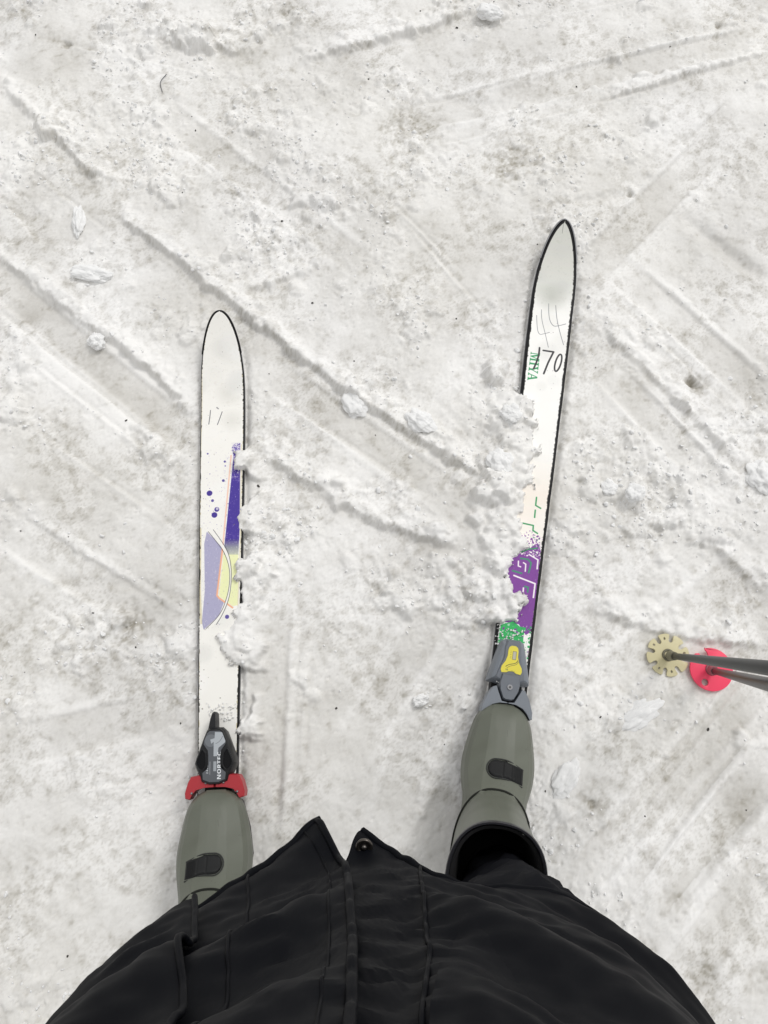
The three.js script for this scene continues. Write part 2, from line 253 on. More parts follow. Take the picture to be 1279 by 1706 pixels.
// snow beside, under and on the skis
const OnSki = new Uint8Array(NX * NZ);
const COVER = {
  R: [[0.289, -0.0376, -1], [0.339, -0.0344, -1], [0.353, -0.0284, 0], [0.373, -0.0171, 1], [0.397, -0.0123, 1], [0.427, -0.0069, 1], [0.462, -0.0053, 1], [0.498, -0.0059, 1], [0.528, -0.0136, 1], [0.569, -0.0156, 1], [0.606, -0.0136, 1], [0.640, -0.0033, 1], [0.660, -0.0012, 1], [0.681, -0.0138, 1], [0.701, -0.0242, 1], [0.717, -0.0267, 1], [0.734, -0.0161, 1], [0.741, 0.0099, 1], [0.767, 0.0044, 1], [0.785, 0.0022, 1], [0.797, -0.0256, 0], [0.819, -0.0313, 0], [0.848, -0.0299, 0], [0.892, -0.0492, -1]],
  L: [[0.205, 0.0421, -1], [0.243, 0.0401, 0], [0.262, 0.0336, 1], [0.287, 0.0272, 1], [0.322, 0.0308, 0], [0.340, 0.0375, 0], [0.366, 0.0355, 1], [0.376, 0.0215, 1], [0.399, 0.0175, 1], [0.417, 0.0252, 1], [0.424, 0.0348, 0], [0.451, 0.0382, 0], [0.478, 0.0310, 1], [0.497, 0.0206, 1], [0.521, 0.0293, 1], [0.542, 0.0253, 1], [0.557, 0.0233, 1], [0.579, 0.0152, 1], [0.593, 0.0009, 1], [0.619, 0.0013, 1], [0.643, 0.0119, 1], [0.656, 0.0243, 1], [0.666, 0.0325, 0], [0.696, 0.0338, 0], [0.735, 0.0311, 0.3], [0.754, 0.0213, 1], [0.776, 0.0275, 0.3], [0.793, 0.0376, -1]],
};
COVER.R.w = COVER.R.map((p) => [p[0], p[1]]); COVER.R.a = COVER.R.map((p) => [p[0], p[2]]);
COVER.L.w = COVER.L.map((p) => [p[0], p[1]]); COVER.L.a = COVER.L.map((p) => [p[0], p[2]]);
for (const key of ['L', 'R']) {
  const s = SK[key], cv = COVER[key], sg = key === 'R' ? 1 : -1, ends = [fromSki(s, -0.05, -0.2), fromSki(s, -0.05, 0.2), fromSki(s, 1.3, -0.2), fromSki(s, 1.3, 0.2)];
  cells(Math.min(...ends.map((p) => p[0])), Math.max(...ends.map((p) => p[0])), Math.min(...ends.map((p) => p[1])), Math.max(...ends.map((p) => p[1])), (k, x, z) => {
    const [u, w] = toSki(s, x, z); if (u < -0.03 || u > 1.74 || Math.abs(w) > 0.16) return;
    const half = skiHalf(s, Math.max(u, 0)), top = skiTop(Math.max(u, 0)), out = Math.abs(w) - half;
    const near = Math.exp(-((Math.max(0, out) / 0.035) ** 2)) * sst(-0.03, 0.14, u);
    // the ski presses its own bed
    Ht[k] = lerp(Ht[k], 0.002 + 0.35 * Ht[k], near);
    if (out > 0 && out < 0.03) Ht[k] -= 0.0095 * Math.exp(-((out / 0.008) ** 2)) * sst(0.02, 0.2, u);
    const q = sg * (lut(cv.w, u) - w), act = lut(cv.a, u);        // q > 0: on the snowed-up side
    const ragged = 0.009 * fbm(n2, x, z, 38, 3) + 0.0016 * n2b(x * 150, z * 150);
    const inside = out < 0.0016, free = u < cv[0][0] || u > cv[cv.length - 1][0];
    let heap = -1;
    if (!free && act > 0.05) {
      const qq = q + ragged - (key === 'R' ? 0.003 : 0.0085) - (1 - act) * 0.02;
      if (qq > 0) {
        const hump = (key === 'R' ? 0.0065 : 0.0006) * act * sst(0, 0.03, qq) * (1 - 0.8 * sst(0.0, key === 'R' ? 0.06 : 0.03, out));
        heap = top + 0.0003 + (key === 'R' ? 0.0036 : 0.0016) * sst(0, 0.014, qq) + hump * (0.75 + 0.5 * fbm(n2b, x, z, 30, 3));
      }
    }
    if (out < 0.004 && heap <= 0) OnSki[k] = 1;
    if (inside) {
      const ub = (u - 0.2) * 9;
      const frost = fbm(n2, x + 2, z, 16, 3) * 0.7 + n2b(x * 130, z * 130) * 0.35;   // thin frosting left here and there
      const spots = key === 'L' ? Math.exp(-(((u - 0.20) / 0.05) ** 2)) * 0.35 + Math.exp(-(((u - 0.60) / 0.07) ** 2)) * 0.55 : Math.exp(-(((u - 0.86) / 0.03) ** 2)) * 0.6;
      Ht[k] = heap > 0 ? heap : (frost > 1.06 - spots && u > 0.05 ? top + 0.0006 : Math.min(Ht[k], top - 0.013));
      if (heap <= 0) Ht[k] = Math.min(Ht[k], top + 0.0008);
      Dt[k] = 0.12;
    } else if (heap > 0) { const b = 1 - sst(0.008, key === 'R' ? 0.075 : 0.05, out); Ht[k] = Math.max(Ht[k], lerp(Ht[k], heap, b)); Dt[k] = lerp(Dt[k], 0.08, b); Rg[k] = lerp(Rg[k], 0.8, b); }
  });
}
for (let i = 0; i < 420; i++) {      // clods in the heaps along the skis
  const key = R0() < 0.82 ? 'R' : 'L', s = SK[key], cv = COVER[key], sg = key === 'R' ? -1 : 1;
  const u = lerp(cv[0][0], cv[cv.length - 1][0], R0()), w = lut(cv.w, u) + sg * (0.004 + Math.pow(R0(), 1.4) * (key === 'R' ? 0.08 : 0.055)), p = R0(), b = R0(), q = R0() * 6.28;
  if (p > lut(cv.a, u)) continue;
  const [x, z] = fromSki(s, u, w), r = 0.003 + 0.005 * R0() + 0.010 * b ** 5;
  if (Math.abs(w) < skiHalf(s, u) && hAt(x, z) < skiTop(u)) continue;
  lump(x, z, r, r * (0.4 + 0.35 * R0()), q);
}
soften(1, OnSki);
// no snow up through the soles of the boots
// grain
cells(X0, X1, Z0, Z1, (k, x, z) => {
  const g = 0.35 + 0.65 * Rg[k];
  Ht[k] += 0.0003 * (R0() - 0.5) + 0.0003 * g * n2(x * 240, z * 240) + 0.0011 * g * fbm(n2b, x, z, 80, 2) + 0.0016 * g * fbm(n2, x, z, 34, 2);
  const pit = fbm(n2b, x + 31, z, 55, 3); if (pit > 0.34) Ht[k] -= (pit - 0.34) * 0.010 * g;
});
{
  // spacing grows outside the photographed patch so that one sheet reaches the horizon
  const xs = [], zs = []; const far = []; for (let i = 1, d = ST; i <= 112; i++) { d *= i < 86 ? 1.033 : 1.33; far.push((far.length ? far[far.length - 1] : 0) + d); }
  for (let i = far.length - 1; i >= 0; i--) xs.push(X0 - far[i]); for (let i = 0; i < NX; i++) xs.push(X0 + i * ST); for (const d of far) xs.push(X1 + d);
  for (let i = far.length - 1; i >= 0; i--) zs.push(Z0 - far[i]); for (let i = 0; i < NZ; i++) zs.push(Z0 + i * ST); for (const d of far) zs.push(Z1 + d);
  const nx = xs.length, nz = zs.length, pos = new Float32Array(nx * nz * 3), col = new Float32Array(nx * nz * 3), uv = new Float32Array(nx * nz * 2), idx = new Uint32Array((nx - 1) * (nz - 1) * 6);
  const F = far.length;
  for (let j = 0, p = 0; j < nz; j++) for (let i = 0; i < nx; i++, p++) {
    const x = xs[i], z = zs[j], ki = clamp(i - F, 0, NX - 1), kj = clamp(j - F, 0, NZ - 1), k = kj * NX + ki;
    const inside = i >= F && i < F + NX && j >= F && j < F + NZ;
    const away = inside ? 0 : sst(0, 0.12, Math.max(X0 - x, x - X1, Z0 - z, z - Z1)), near = 1 - sst(0.6, 3, Math.max(X0 - x, x - X1, Z0 - z, z - Z1));
    pos[p * 3] = x; pos[p * 3 + 1] = lerp(Ht[k], 0.012 * n2(x * 0.7, z * 0.7) - 0.003 + near * (0.006 * n2(x * 2.1 + 3, z * 2.1) + 0.004 * fbm(n2b, x, z, 9, 3) + 0.0035 * fbm(n2, x, z, 30, 3)), away); pos[p * 3 + 2] = z;
    uv[p * 2] = x; uv[p * 2 + 1] = z;
    let D = lerp(Dt[k], clamp(0.24 + 0.34 * fbm(n2b, x + 7, z - 3, 2.4, 3)), away);
    if (near > 0) {
      const f1 = fbm(n2, x + 4, z + 9, 26, 5), f3 = fbm(n2b, x, z + 20, 9, 4), f2 = fbm(n2b, x + 8, z, 120, 2);
      const cl = sst(-0.25, 0.35, fbm(n2, x - 6, z + 2, 4.5, 2)); D += (0.06 + 0.20 * cl) * (sst(0.04, 0.13, f1) - 0.3) + 0.18 * f3 + (0.05 + 0.20 * cl) * sst(0.20, 0.32, f2) * (1 - away) + 0.05 * (R0() - 0.5) + (f1 > 0.34 ? (f1 - 0.34) * 1.1 : 0);
    }
    D = clamp(D, 0, 1.25);
    const warm = 0.5 + 0.5 * n2(x * 1.9 + 5, z * 1.9 - 2);
    col[p * 3] = lerp(0.89, 0.475, D); col[p * 3 + 1] = lerp(0.882, 0.456, D) - 0.004 * warm; col[p * 3 + 2] = lerp(0.870, 0.418, D) - 0.018 * warm;
  }
  let q = 0;
  for (let j = 0; j < nz - 1; j++) for (let i = 0; i < nx - 1; i++) { const a = j * nx + i; idx[q++] = a; idx[q++] = a + nx; idx[q++] = a + 1; idx[q++] = a + 1; idx[q++] = a + nx; idx[q++] = a + nx + 1; }
  const g = new THREE.BufferGeometry();
  g.setAttribute('position', new THREE.BufferAttribute(pos, 3)); g.setAttribute('color', new THREE.BufferAttribute(col, 3)); g.setAttribute('uv', new THREE.BufferAttribute(uv, 2)); g.setIndex(new THREE.BufferAttribute(idx, 1));
  g.computeVertexNormals();
  var snowMat = std(1, 1, 1, 0.62, { vertexColors: true, side: THREE.FrontSide, specularIntensity: 0.6 });
  const m = shade(new THREE.Mesh(g, snowMat)); m.name = 'snow_ground'; m.userData = { kind: 'structure', label: 'trampled granular spring snow with crossing ski tracks' }; scene.add(m);
}
// loose crumbs: one object
function clodGeo(detail, seed, rough = 0.35, freq = 1.6) {
  let g = new THREE.IcosahedronGeometry(1, detail); g.deleteAttribute('uv'); g.deleteAttribute('normal'); g = mergeVertices(g, 1e-4);
  const p = g.attributes.position, v = new THREE.Vector3(), c = [];
  for (let i = 0; i < p.count; i++) {
    v.fromBufferAttribute(p, i); const a = n3(v.x * freq + seed, v.y * freq, v.z * freq), b = n3(v.x * freq * 2.7, v.y * freq * 2.7 + seed, v.z * freq * 2.7), e = n3(v.x * freq * 7, v.y * freq * 7, v.z * freq * 7 + seed);
    v.multiplyScalar(1 + rough * a + rough * (detail > 3 ? 0.28 : 0.5) * b + (detail > 3 ? rough * 0.06 * e + 0.010 * n3(v.x * 17, v.y * 17, v.z * 17) : 0)); if (v.y < -0.45) v.y = -0.45 + (v.y + 0.45) * 0.2;
    p.setXYZ(i, v.x, v.y, v.z); const w = 0.85 + 0.04 * b + 0.03 * e; c.push(w, w, w * 0.995);
  }
  g.setAttribute('color', new THREE.Float32BufferAttribute(c, 3)); g.computeVertexNormals(); return g;
}
{
  const spots = [], o = new THREE.Object3D();
  for (let i = 0; i < 60000 && spots.length < 3500; i++) {
    const x = lerp(-0.9, 0.9, R0()), z = lerp(-1.65, 0.45, R0()), k = iz(z) * NX + ix(x), g = Rg[k], b = R0(), p = R0();
    if (p > g * g * g * 0.7) continue;
    let onSki = false; for (const s of [SK.L, SK.R]) { const [u, w] = toSki(s, x, z); if (u > -0.01 && Math.abs(w) < skiHalf(s, Math.max(0, u)) + 0.003 && Ht[k] < skiTop(u)) onSki = true; }
    if (onSki) continue;
    spots.push([x, Ht[k], z, 0.0008 + 0.0016 * R0() + 0.003 * b ** 8]);
  }
  for (const [key, t, y0, n] of [['L', -0.002, 0.062, 46], ['R', -0.034, 0.056, 18], ['L', -0.13, 0.014, 60], ['R', -0.115, 0.014, 60]]) {
    const s = SK[key], [u0, w0] = key === 'L' ? toSki(s, -0.2671, 0.08) : toSki(s, 0.1983, -0.0599);
    for (let i = 0; i < n; i++) { const w = w0 + (R0() - 0.5) * (y0 < 0.03 ? 0.05 : 0.036), u = u0 + t + (R0() - 0.5) * (y0 < 0.03 ? 0.03 : 0.006); const [x, z] = fromSki(s, u, w); spots.push([x, y0 - (y0 > 0.03 ? 4 * (w - w0) ** 2 * 4 : 0), z, 0.0007 + 0.0013 * R0() ** 2]); }
  }
  const m = shade(new THREE.InstancedMesh(clodGeo(1, 3, 0.4), snowMat, spots.length)); m.name = 'snow_crumbs';
  spots.forEach(([x, y, z, r], i) => { o.position.set(x, y + r * 0.05, z); o.rotation.set(R0() * 6, R0() * 6, R0() * 6); o.scale.set(r * (0.8 + 0.6 * R0()), r * (0.7 + 0.3 * R0()), r * (0.8 + 0.6 * R0())); o.updateMatrix(); m.setMatrixAt(i, o.matrix); });
  m.userData = { kind: 'stuff', label: 'loose icy crumbs scattered over the rough snow', category: 'snow crumbs' }; scene.add(m);
}
// clods one could pick up
const clods = [0, 1, 2, 3].map((i) => clodGeo(20, i * 7.7 + 1, 0.24, 0.9 + 0.1 * i));
function chunk([[x, z]], sx, sy, sz, turn, label, v = 0) {
  const m = shade(new THREE.Mesh(clods[v], snowMat)); m.name = numbered('snow_chunk'); m.position.set(x, hAt(x, z) + sy * 0.22, z); m.scale.set(sx, sy, sz); m.rotation.y = turn;
  m.userData = { label, category: 'snow chunk', group: 'loose snow chunks' }; scene.add(m);
}
chunk([[-0.054, -0.615]], 0.024, 0.014, 0.030, 0.5, 'rounded snow chunk sitting on the long diagonal ridge midway between the two skis', 0);
chunk([[-0.616, -1.011]], 0.013, 0.012, 0.034, 0.05, 'finger-shaped snow chunk lying upright in the frame at upper left', 1);
chunk([[-0.582, -0.892]], 0.040, 0.012, 0.018, -0.15, 'flat snow slab above the ridge at far left of the picture', 2);
chunk([[-0.556, -0.747]], 0.016, 0.013, 0.018, 0.6, 'small snow chunk broken off the far left ridge, level with the left ski tip', 3);
chunk([[0.232, -1.532]], 0.030, 0.014, 0.018, -0.3, 'round snow chunk at the top edge of the picture, right of its middle', 0);
chunk([[0.068, -0.574]], 0.030, 0.012, 0.020, -0.5, 'snow chunk on the lower part of the diagonal ridge, left of the right ski', 1);
chunk([[0.234, -0.580]], 0.018, 0.013, 0.020, 0.9, 'larger snow chunk against the right ski, just below its green lettering', 2);
chunk([[0.211, -0.488]], 0.022, 0.013, 0.026, 0.3, 'lumpy snow chunk in the heap against the blank section of right ski', 3);
chunk([[0.455, -0.434]], 0.020, 0.012, 0.016, 0.4, 'small snow chunk right of the right ski in the rough patch of crumbs', 0);
chunk([[0.412, -0.448]], 0.015, 0.010, 0.016, 1.3, 'smallest snow chunk right of the right ski, nearest its black edge', 2);
chunk([[0.692, -0.468]], 0.028, 0.014, 0.030, 0.2, 'snow chunk cut by the right edge of the picture at mid height', 1);
chunk([[0.428, -0.044]], 0.046, 0.010, 0.020, 0.45, 'pale flat snow slab below the two ski pole baskets', 3);
chunk([[0.298, 0.060]], 0.020, 0.009, 0.034, -0.6, 'soft white snow slab just right of the right boot', 0);
chunk([[0.062, -0.068]], 0.014, 0.010, 0.010, 0.4, 'low snow chunk left of the grey binding', 2);

// ---------- skis ----------
const blackPlastic = std(0.012, 0.012, 0.013, 0.45, { specularIntensity: 0.5 }), steel = std(0.32, 0.32, 0.33, 0.35, { metalness: 0.9 });
function scuff(x, w, h, n, seed, max = 1.6, tone = '120,115,105') {
  const r = rng(seed); for (let i = 0; i < n; i++) { x.fillStyle = `rgba(${tone},${0.15 + 0.6 * r()})`; x.beginPath(); x.arc(r() * w, r() * h, 0.15 + max * r() ** 5, 0, 7); x.fill(); }
}
function frostPaint(x, x0, y0, w, h, n, seed, tone, a) { const r = rng(seed); for (let i = 0; i < n; i++) { x.fillStyle = `rgba(${tone},${a * (0.3 + 0.7 * r())})`; x.beginPath(); x.ellipse(x0 + w * r(), y0 + h * r(), 0.5 + 2.2 * r() ** 3, 0.5 + 2.8 * r() ** 3, r() * 3, 0, 7); x.fill(); } }
function chips(x, s, seed, n, u1, tone) {      // paint chipped off along both edges
  const q = rng(seed); for (let i = 0; i < n; i++) { const u = 0.01 + u1 * q(), sg = q() < 0.5 ? -1 : 1, h = (skiHalf(s, u) - s.inset) * 1000, a = q(); x.fillStyle = tone[Math.floor(q() * tone.length)]; x.beginPath(); x.ellipse(48 + sg * (h - 0.2), u * 1000, 0.4 + 1.1 * a ** 4, 0.7 + 4.5 * q() ** 4, sg * 0.1, 0, 7); x.fill(); }
}
function poly(x, pts, fill) { x.fillStyle = fill; x.beginPath(); pts.forEach((p, i) => i ? x.lineTo(p[0], p[1]) : x.moveTo(p[0], p[1])); x.closePath(); x.fill(); }
function line(x, pts, color, width, cap = 'butt') { x.strokeStyle = color; x.lineWidth = width; x.lineCap = cap; x.lineJoin = cap === 'round' ? 'round' : 'miter'; x.beginPath(); pts.forEach((p, i) => i ? x.lineTo(p[0], p[1]) : x.moveTo(p[0], p[1])); x.stroke(); }
function curve(x, pts, color, width) { x.strokeStyle = color; x.lineWidth = width; x.lineCap = 'round'; x.beginPath(); x.moveTo(pts[0][0], pts[0][1]); for (let i = 1; i < pts.length - 1; i++) x.quadraticCurveTo(pts[i][0], pts[i][1], (pts[i][0] + pts[i + 1][0]) / 2, (pts[i][1] + pts[i + 1][1]) / 2); const e = pts[pts.length - 1]; x.lineTo(e[0], e[1]); x.stroke(); }
const artL = canvas(192, 2048, (x) => {
  x.scale(2, 2); x.fillStyle = '#f8f6f0'; x.fillRect(0, 0, 96, 1024);
  frostPaint(x, 4, 0, 88, 170, 500, 3, '205,200,190', 0.16); frostPaint(x, 4, 170, 88, 500, 700, 4, '215,212,205', 0.2);
  for (const [px, py, r, a] of [[60, 150, 30, 0.35], [66, 205, 26, 0.3]]) { const g = x.createRadialGradient(px, py, 2, px, py, r); g.addColorStop(0, `rgba(196,194,186,${a})`); g.addColorStop(1, 'rgba(196,194,186,0)'); x.fillStyle = g; x.fillRect(px - r, py - r, 2 * r, 2 * r); }
  { const q = rng(91); for (let i = 0; i < 26; i++) { const px = 96 * q(), py = 40 + 960 * q(), rr = 8 + 26 * q(), a = 0.10 + 0.22 * q(), g = x.createRadialGradient(px, py, 1, px, py, rr), c = q() < 0.6 ? '206,206,202' : '255,255,255'; g.addColorStop(0, `rgba(${c},${a})`); g.addColorStop(0.6, `rgba(${c},${a * 0.7})`); g.addColorStop(1, `rgba(${c},0)`); x.fillStyle = g; x.fillRect(px - rr, py - rr, 2 * rr, 2 * rr); } }
  // faded pen marks
  line(x, [[25.8, 183.0], [24.8, 195.2], [23.0, 210.4]], 'rgba(60,62,70,0.75)', 1.5, 'round'); line(x, [[47.5, 186.6], [43.3, 199.6], [39.0, 212.0]], 'rgba(55,57,66,0.85)', 1.3, 'round'); line(x, [[37.5, 177.9], [40.3, 180.4]], 'rgba(80,80,88,0.6)', 2.2, 'round');
  poly(x, [[23.2, 416.3], [50.8, 446.6], [43.1, 534.5], [55.3, 545.4], [46.9, 568.3], [21.0, 591.1], [17.6, 578.0], [21.7, 522.7], [19.0, 438.2]], '#aeabc9');
  { const r = rng(8), box = [[16.5, 418.7], [48.9, 588.1]]; for (let i = 0; i < 500; i++) { x.fillStyle = `rgba(${r() < 0.5 ? '120,118,165' : '205,203,222'},0.4)`; x.fillRect(lerp(box[0][0], box[1][0], r()), lerp(box[0][1], box[1][1], r()), 0.7, 0.7); } }
  poly(x, [[62.7, 459.7], [79.9, 460.5], [79.6, 550.8], [70.9, 552.5], [46.4, 533.6], [54.1, 451.1]], '#f1f4bd');
  poly(x, [[66.2, 257.7], [71.6, 249.6], [81.6, 250.0], [81.7, 414.8], [80.8, 435.8], [55.7, 434.7], [65.1, 326.6], [69.2, 275.4]], '#3c2396');
  { const a = [[55.2, 431.4], [79.9, 462.0]], g = x.createLinearGradient(0, a[0][1], 0, a[1][1]); g.addColorStop(0, 'rgba(60,40,140,0.95)'); g.addColorStop(0.5, 'rgba(120,122,140,0.8)'); g.addColorStop(1, 'rgba(196,202,176,0.8)'); poly(x, [[55.7, 431.4], [80.8, 432.5], [79.9, 460.9], [53.9, 459.8]], g); }
  { const r = rng(12), b = [[66.1, 249.4], [81.0, 322.2]]; for (let i = 0; i < 330; i++) { const t = r(); x.fillStyle = `rgba(236,234,234,${0.85 - 0.5 * t})`; x.beginPath(); x.arc(lerp(b[0][0], b[1][0], r()), lerp(b[0][1], b[1][1], t * t), 0.4 + 0.9 * r(), 0, 7); x.fill(); } }
  { const r = rng(19), b = [[53.2, 274.7], [81.9, 440.2]]; for (let i = 0; i < 420; i++) { x.fillStyle = `rgba(${r() < 0.6 ? '214,212,226' : '92,74,168'},${0.15 + 0.6 * r() ** 2})`; x.beginPath(); x.ellipse(lerp(b[0][0], b[1][0], r()), lerp(b[0][1], b[1][1], r()), 0.3 + 0.9 * r() ** 3, 0.3 + 1.6 * r() ** 3, 0, 0, 7); x.fill(); } }
  { const r = rng(20), b = [[16.6, 420.9], [82.0, 589.5]]; for (let i = 0; i < 900; i++) { x.fillStyle = `rgba(${r() < 0.7 ? '240,239,236' : '150,146,178'},${0.1 + 0.4 * r() ** 2})`; x.beginPath(); x.ellipse(lerp(b[0][0], b[1][0], r()), lerp(b[0][1], b[1][1], r()), 0.3 + 1.0 * r() ** 3, 0.3 + 1.8 * r() ** 3, 0, 0, 7); x.fill(); } }
  line(x, [[65.1, 272.9], [51.8, 447.7]], '#f7cdb9', 2.6); line(x, [[51.8, 447.7], [43.0, 532.4], [46.5, 536.8], [71.3, 555.7]], '#f6b58f', 3.0);
  const outer = [[34.5, 413.3], [51.7, 437.3], [63.2, 458.6], [68.0, 486.2], [67.7, 513.2], [64.2, 540.1], [53.4, 566.3], [42.6, 583.4]], inner = [[25.6, 416.4], [49.6, 446.5], [58.8, 465.3], [64.6, 486.1], [65.3, 508.9], [61.7, 533.2], [50.2, 566.1], [23.1, 591.2]];
  curve(x, outer.map((p, i) => [(p[0] + inner[i][0]) / 2, (p[1] + inner[i][1]) / 2]), '#f6f4ee', 4.6); curve(x, outer, '#2b2a30', 0.8); curve(x, inner, '#2b2a30', 0.8);
  for (const [px, py, r] of [[22.1, 268.6, 1.5], [53.6, 285.2, 2.1], [26.7, 344.8, 5.2], [32.4, 359.0, 2.6], [36.3, 386.1, 5.2], [40.4, 375.9, 4.4], [51.4, 321.7, 2.6], [61.1, 570.6, 3.6], [26.8, 307.9, 0.8]]) { x.fillStyle = r > 4 || r < 2 ? '#3b2590' : '#5b4f9a'; x.beginPath(); x.arc(px, py, r, 0, 7); x.fill(); }
  { const [[px, py]] = [[41.0, 374.6]]; x.fillStyle = 'rgba(225,224,228,0.85)'; x.beginPath(); x.arc(px, py, 2.6, 0, 7); x.fill(); }
  { const r = rng(15), b = [[13.3, 259.0], [66.0, 447.2]]; for (let i = 0; i < 130; i++) { x.fillStyle = `rgba(62,42,140,${0.3 + 0.5 * r()})`; x.beginPath(); x.arc(lerp(b[0][0], b[1][0], r()), lerp(b[0][1], b[1][1], r()), 0.25 + 0.5 * r() ** 3, 0, 7); x.fill(); } }
  line(x, [[12.0, 409.7], [13.3, 518.4], [16.7, 581.6]], 'rgba(222,212,178,0.9)', 3.2); line(x, [[83.8, 252.5], [82.9, 434.7], [79.6, 552.9]], 'rgba(226,218,186,0.8)', 2.0);
  line(x, [[10, 60], [9, 300]], 'rgba(222,212,178,0.5)', 2.5); scuff(x, 96, 1024, 320, 5, 1.3); chips(x, SK.L, 61, 420, 1.0, ['#d9cfae', '#2a2824', '#cfc6a6', '#8c8674', '#4a463c']);
});
const artR = canvas(192, 2048, (x) => {
  x.scale(2, 2); x.fillStyle = '#fbfaf6'; x.fillRect(0, 0, 96, 1024);
  { const g = x.createLinearGradient(0, 0, 0, 190); g.addColorStop(0, 'rgba(205,206,196,0.75)'); g.addColorStop(0.72, 'rgba(206,207,198,0.6)'); g.addColorStop(1, 'rgba(240,240,236,0)'); x.fillStyle = g; x.fillRect(0, 0, 96, 190); }
  frostPaint(x, 4, 0, 88, 165, 420, 23, '190,192,182', 0.22);
  { const g = x.createLinearGradient(0, 470, 0, 700); g.addColorStop(0, 'rgba(245,228,208,0)'); g.addColorStop(0.4, 'rgba(246,230,212,0.55)'); g.addColorStop(1, 'rgba(248,238,226,0.1)'); x.fillStyle = g; x.fillRect(0, 470, 96, 230); }
  { const q = rng(95); for (let i = 0; i < 26; i++) { const px = 96 * q(), py = 40 + 960 * q(), rr = 8 + 26 * q(), a = 0.10 + 0.22 * q(), g = x.createRadialGradient(px, py, 1, px, py, rr), c = q() < 0.6 ? '206,206,202' : '255,255,255'; g.addColorStop(0, `rgba(${c},${a})`); g.addColorStop(0.6, `rgba(${c},${a * 0.7})`); g.addColorStop(1, `rgba(${c},0)`); x.fillStyle = g; x.fillRect(px - rr, py - rr, 2 * rr, 2 * rr); } }
  const pen = 'rgba(104,106,112,0.9)';
  curve(x, [[28.4, 177.8], [29.0, 193.9], [40.6, 226.6], [49.6, 255.7]], pen, 1.0); curve(x, [[20.4, 191.2], [23.9, 218.8], [29.6, 232.2], [38.4, 228.2], [48.8, 223.6]], pen, 1.0); curve(x, [[54.5, 164.9], [58.4, 189.3], [67.5, 218.4], [77.8, 245.9]], 'rgba(100,102,110,0.9)', 1.1); curve(x, [[40.7, 163.2], [43.1, 191.7], [53.4, 210.2], [64.1, 207.2], [77.9, 200.7]], 'rgba(105,108,115,0.9)', 1.1);
  { const a = [[20.9, 269.6], [25.0, 339.6]]; x.save(); x.translate(a[0][0] - 3.5, a[0][1]); x.rotate(Math.PI / 2 + 0.0); x.scale(0.86, 1); x.font = 'bold 25px serif'; x.fillStyle = '#1b9657'; x.textBaseline = 'alphabetic'; x.fillText('MIYA', 0, -0); x.restore(); }
  curve(x, [[33.1, 259.1], [33.8, 270.1], [31.8, 285.7], [26.6, 305.0]], '#08080e', 3.3); line(x, [[40.9, 263.6], [60.5, 263.7], [52.6, 287.5], [46.7, 311.6]], '#08080e', 3.3, 'round');
  { const [[cx, cy]] = [[71.4, 285.0]]; x.strokeStyle = '#08080e'; x.lineWidth = 3.1; x.beginPath(); x.ellipse(cx, cy, 5.2, 18.5, 0.16, 0, 7); x.stroke(); }
  const gr = '#259455';
  for (const p of [[[59.0, 556.4], [59.1, 572.7], [69.5, 577.2]], [[59.3, 580.7], [59.6, 596.5]], [[34.7, 609.0], [58.9, 610.7], [59.3, 620.0], [68.7, 624.5]]]) line(x, p, gr, 2.6);
  poly(x, [[52.9, 656.8], [64.6, 646.1], [70.5, 641.8], [79.3, 659.3], [81.0, 700.6], [80.0, 731.0], [79.4, 765.2], [79.1, 796.8], [67.2, 807.0], [52.9, 790.5], [27.9, 790.3], [15.5, 703.4], [25.2, 676.7]], '#7d3597');
  { const r = rng(33), a = [[33.8, 619.8], [80.2, 662.4]]; for (let i = 0; i < 330; i++) { const t = Math.sqrt(r()); x.fillStyle = r() < 0.86 ? '#7d3597' : gr; x.beginPath(); x.arc(lerp(a[0][0], a[1][0], r()), lerp(a[0][1], a[1][1], t), 0.4 + 1.1 * r() ** 2, 0, 7); x.fill(); }
    for (let i = 0; i < 130; i++) { const t = r(); x.fillStyle = '#fbf8f4'; x.beginPath(); x.arc(lerp(a[0][0] + 8, a[1][0], r()), lerp(a[0][1] + 26, a[1][1] + 6, t), 0.4 + 1.1 * r() ** 2, 0, 7); x.fill(); } }
  { const r = rng(57), a = [[14.7, 678.4], [90.9, 794.9]]; for (let i = 0; i < 420; i++) { x.fillStyle = `rgba(${r() < 0.6 ? '168,120,184' : '96,36,120'},${0.15 + 0.5 * r() ** 2})`; x.beginPath(); x.ellipse(lerp(a[0][0], a[1][0], r()), lerp(a[0][1], a[1][1], r()), 0.3 + r() ** 3, 0.3 + 1.8 * r() ** 3, 0.1, 0, 7); x.fill(); } }
  line(x, [[42.9, 662.9], [54.9, 655.4], [71.5, 650.6]], gr, 2.4); line(x, [[56.5, 664.4], [73.7, 671.9], [74.0, 689.3]], '#f7f0f5', 2.6); line(x, [[39.9, 678.7], [40.6, 688.3], [45.8, 689.5]], '#f7f0f5', 2.4); line(x, [[48.1, 680.7], [53.3, 683.2], [53.9, 696.8]], '#f7f0f5', 2.4);
  line(x, [[42.0, 674.0], [56.5, 673.9], [62.3, 679.6], [61.2, 689.6], [59.6, 698.6]], '#3b8d6c', 3); line(x, [[30.4, 698.3], [49.2, 700.7]], '#3b8d6c', 3); line(x, [[33.9, 706.2], [73.2, 715.2], [72.9, 741.1]], '#f7f0f5', 2.8); line(x, [[53.9, 725.0], [54.2, 733.3]], '#f7f0f5', 2.6); line(x, [[54.6, 722.7], [61.9, 723.7], [61.9, 733.1]], '#3b8d6c', 2.8);
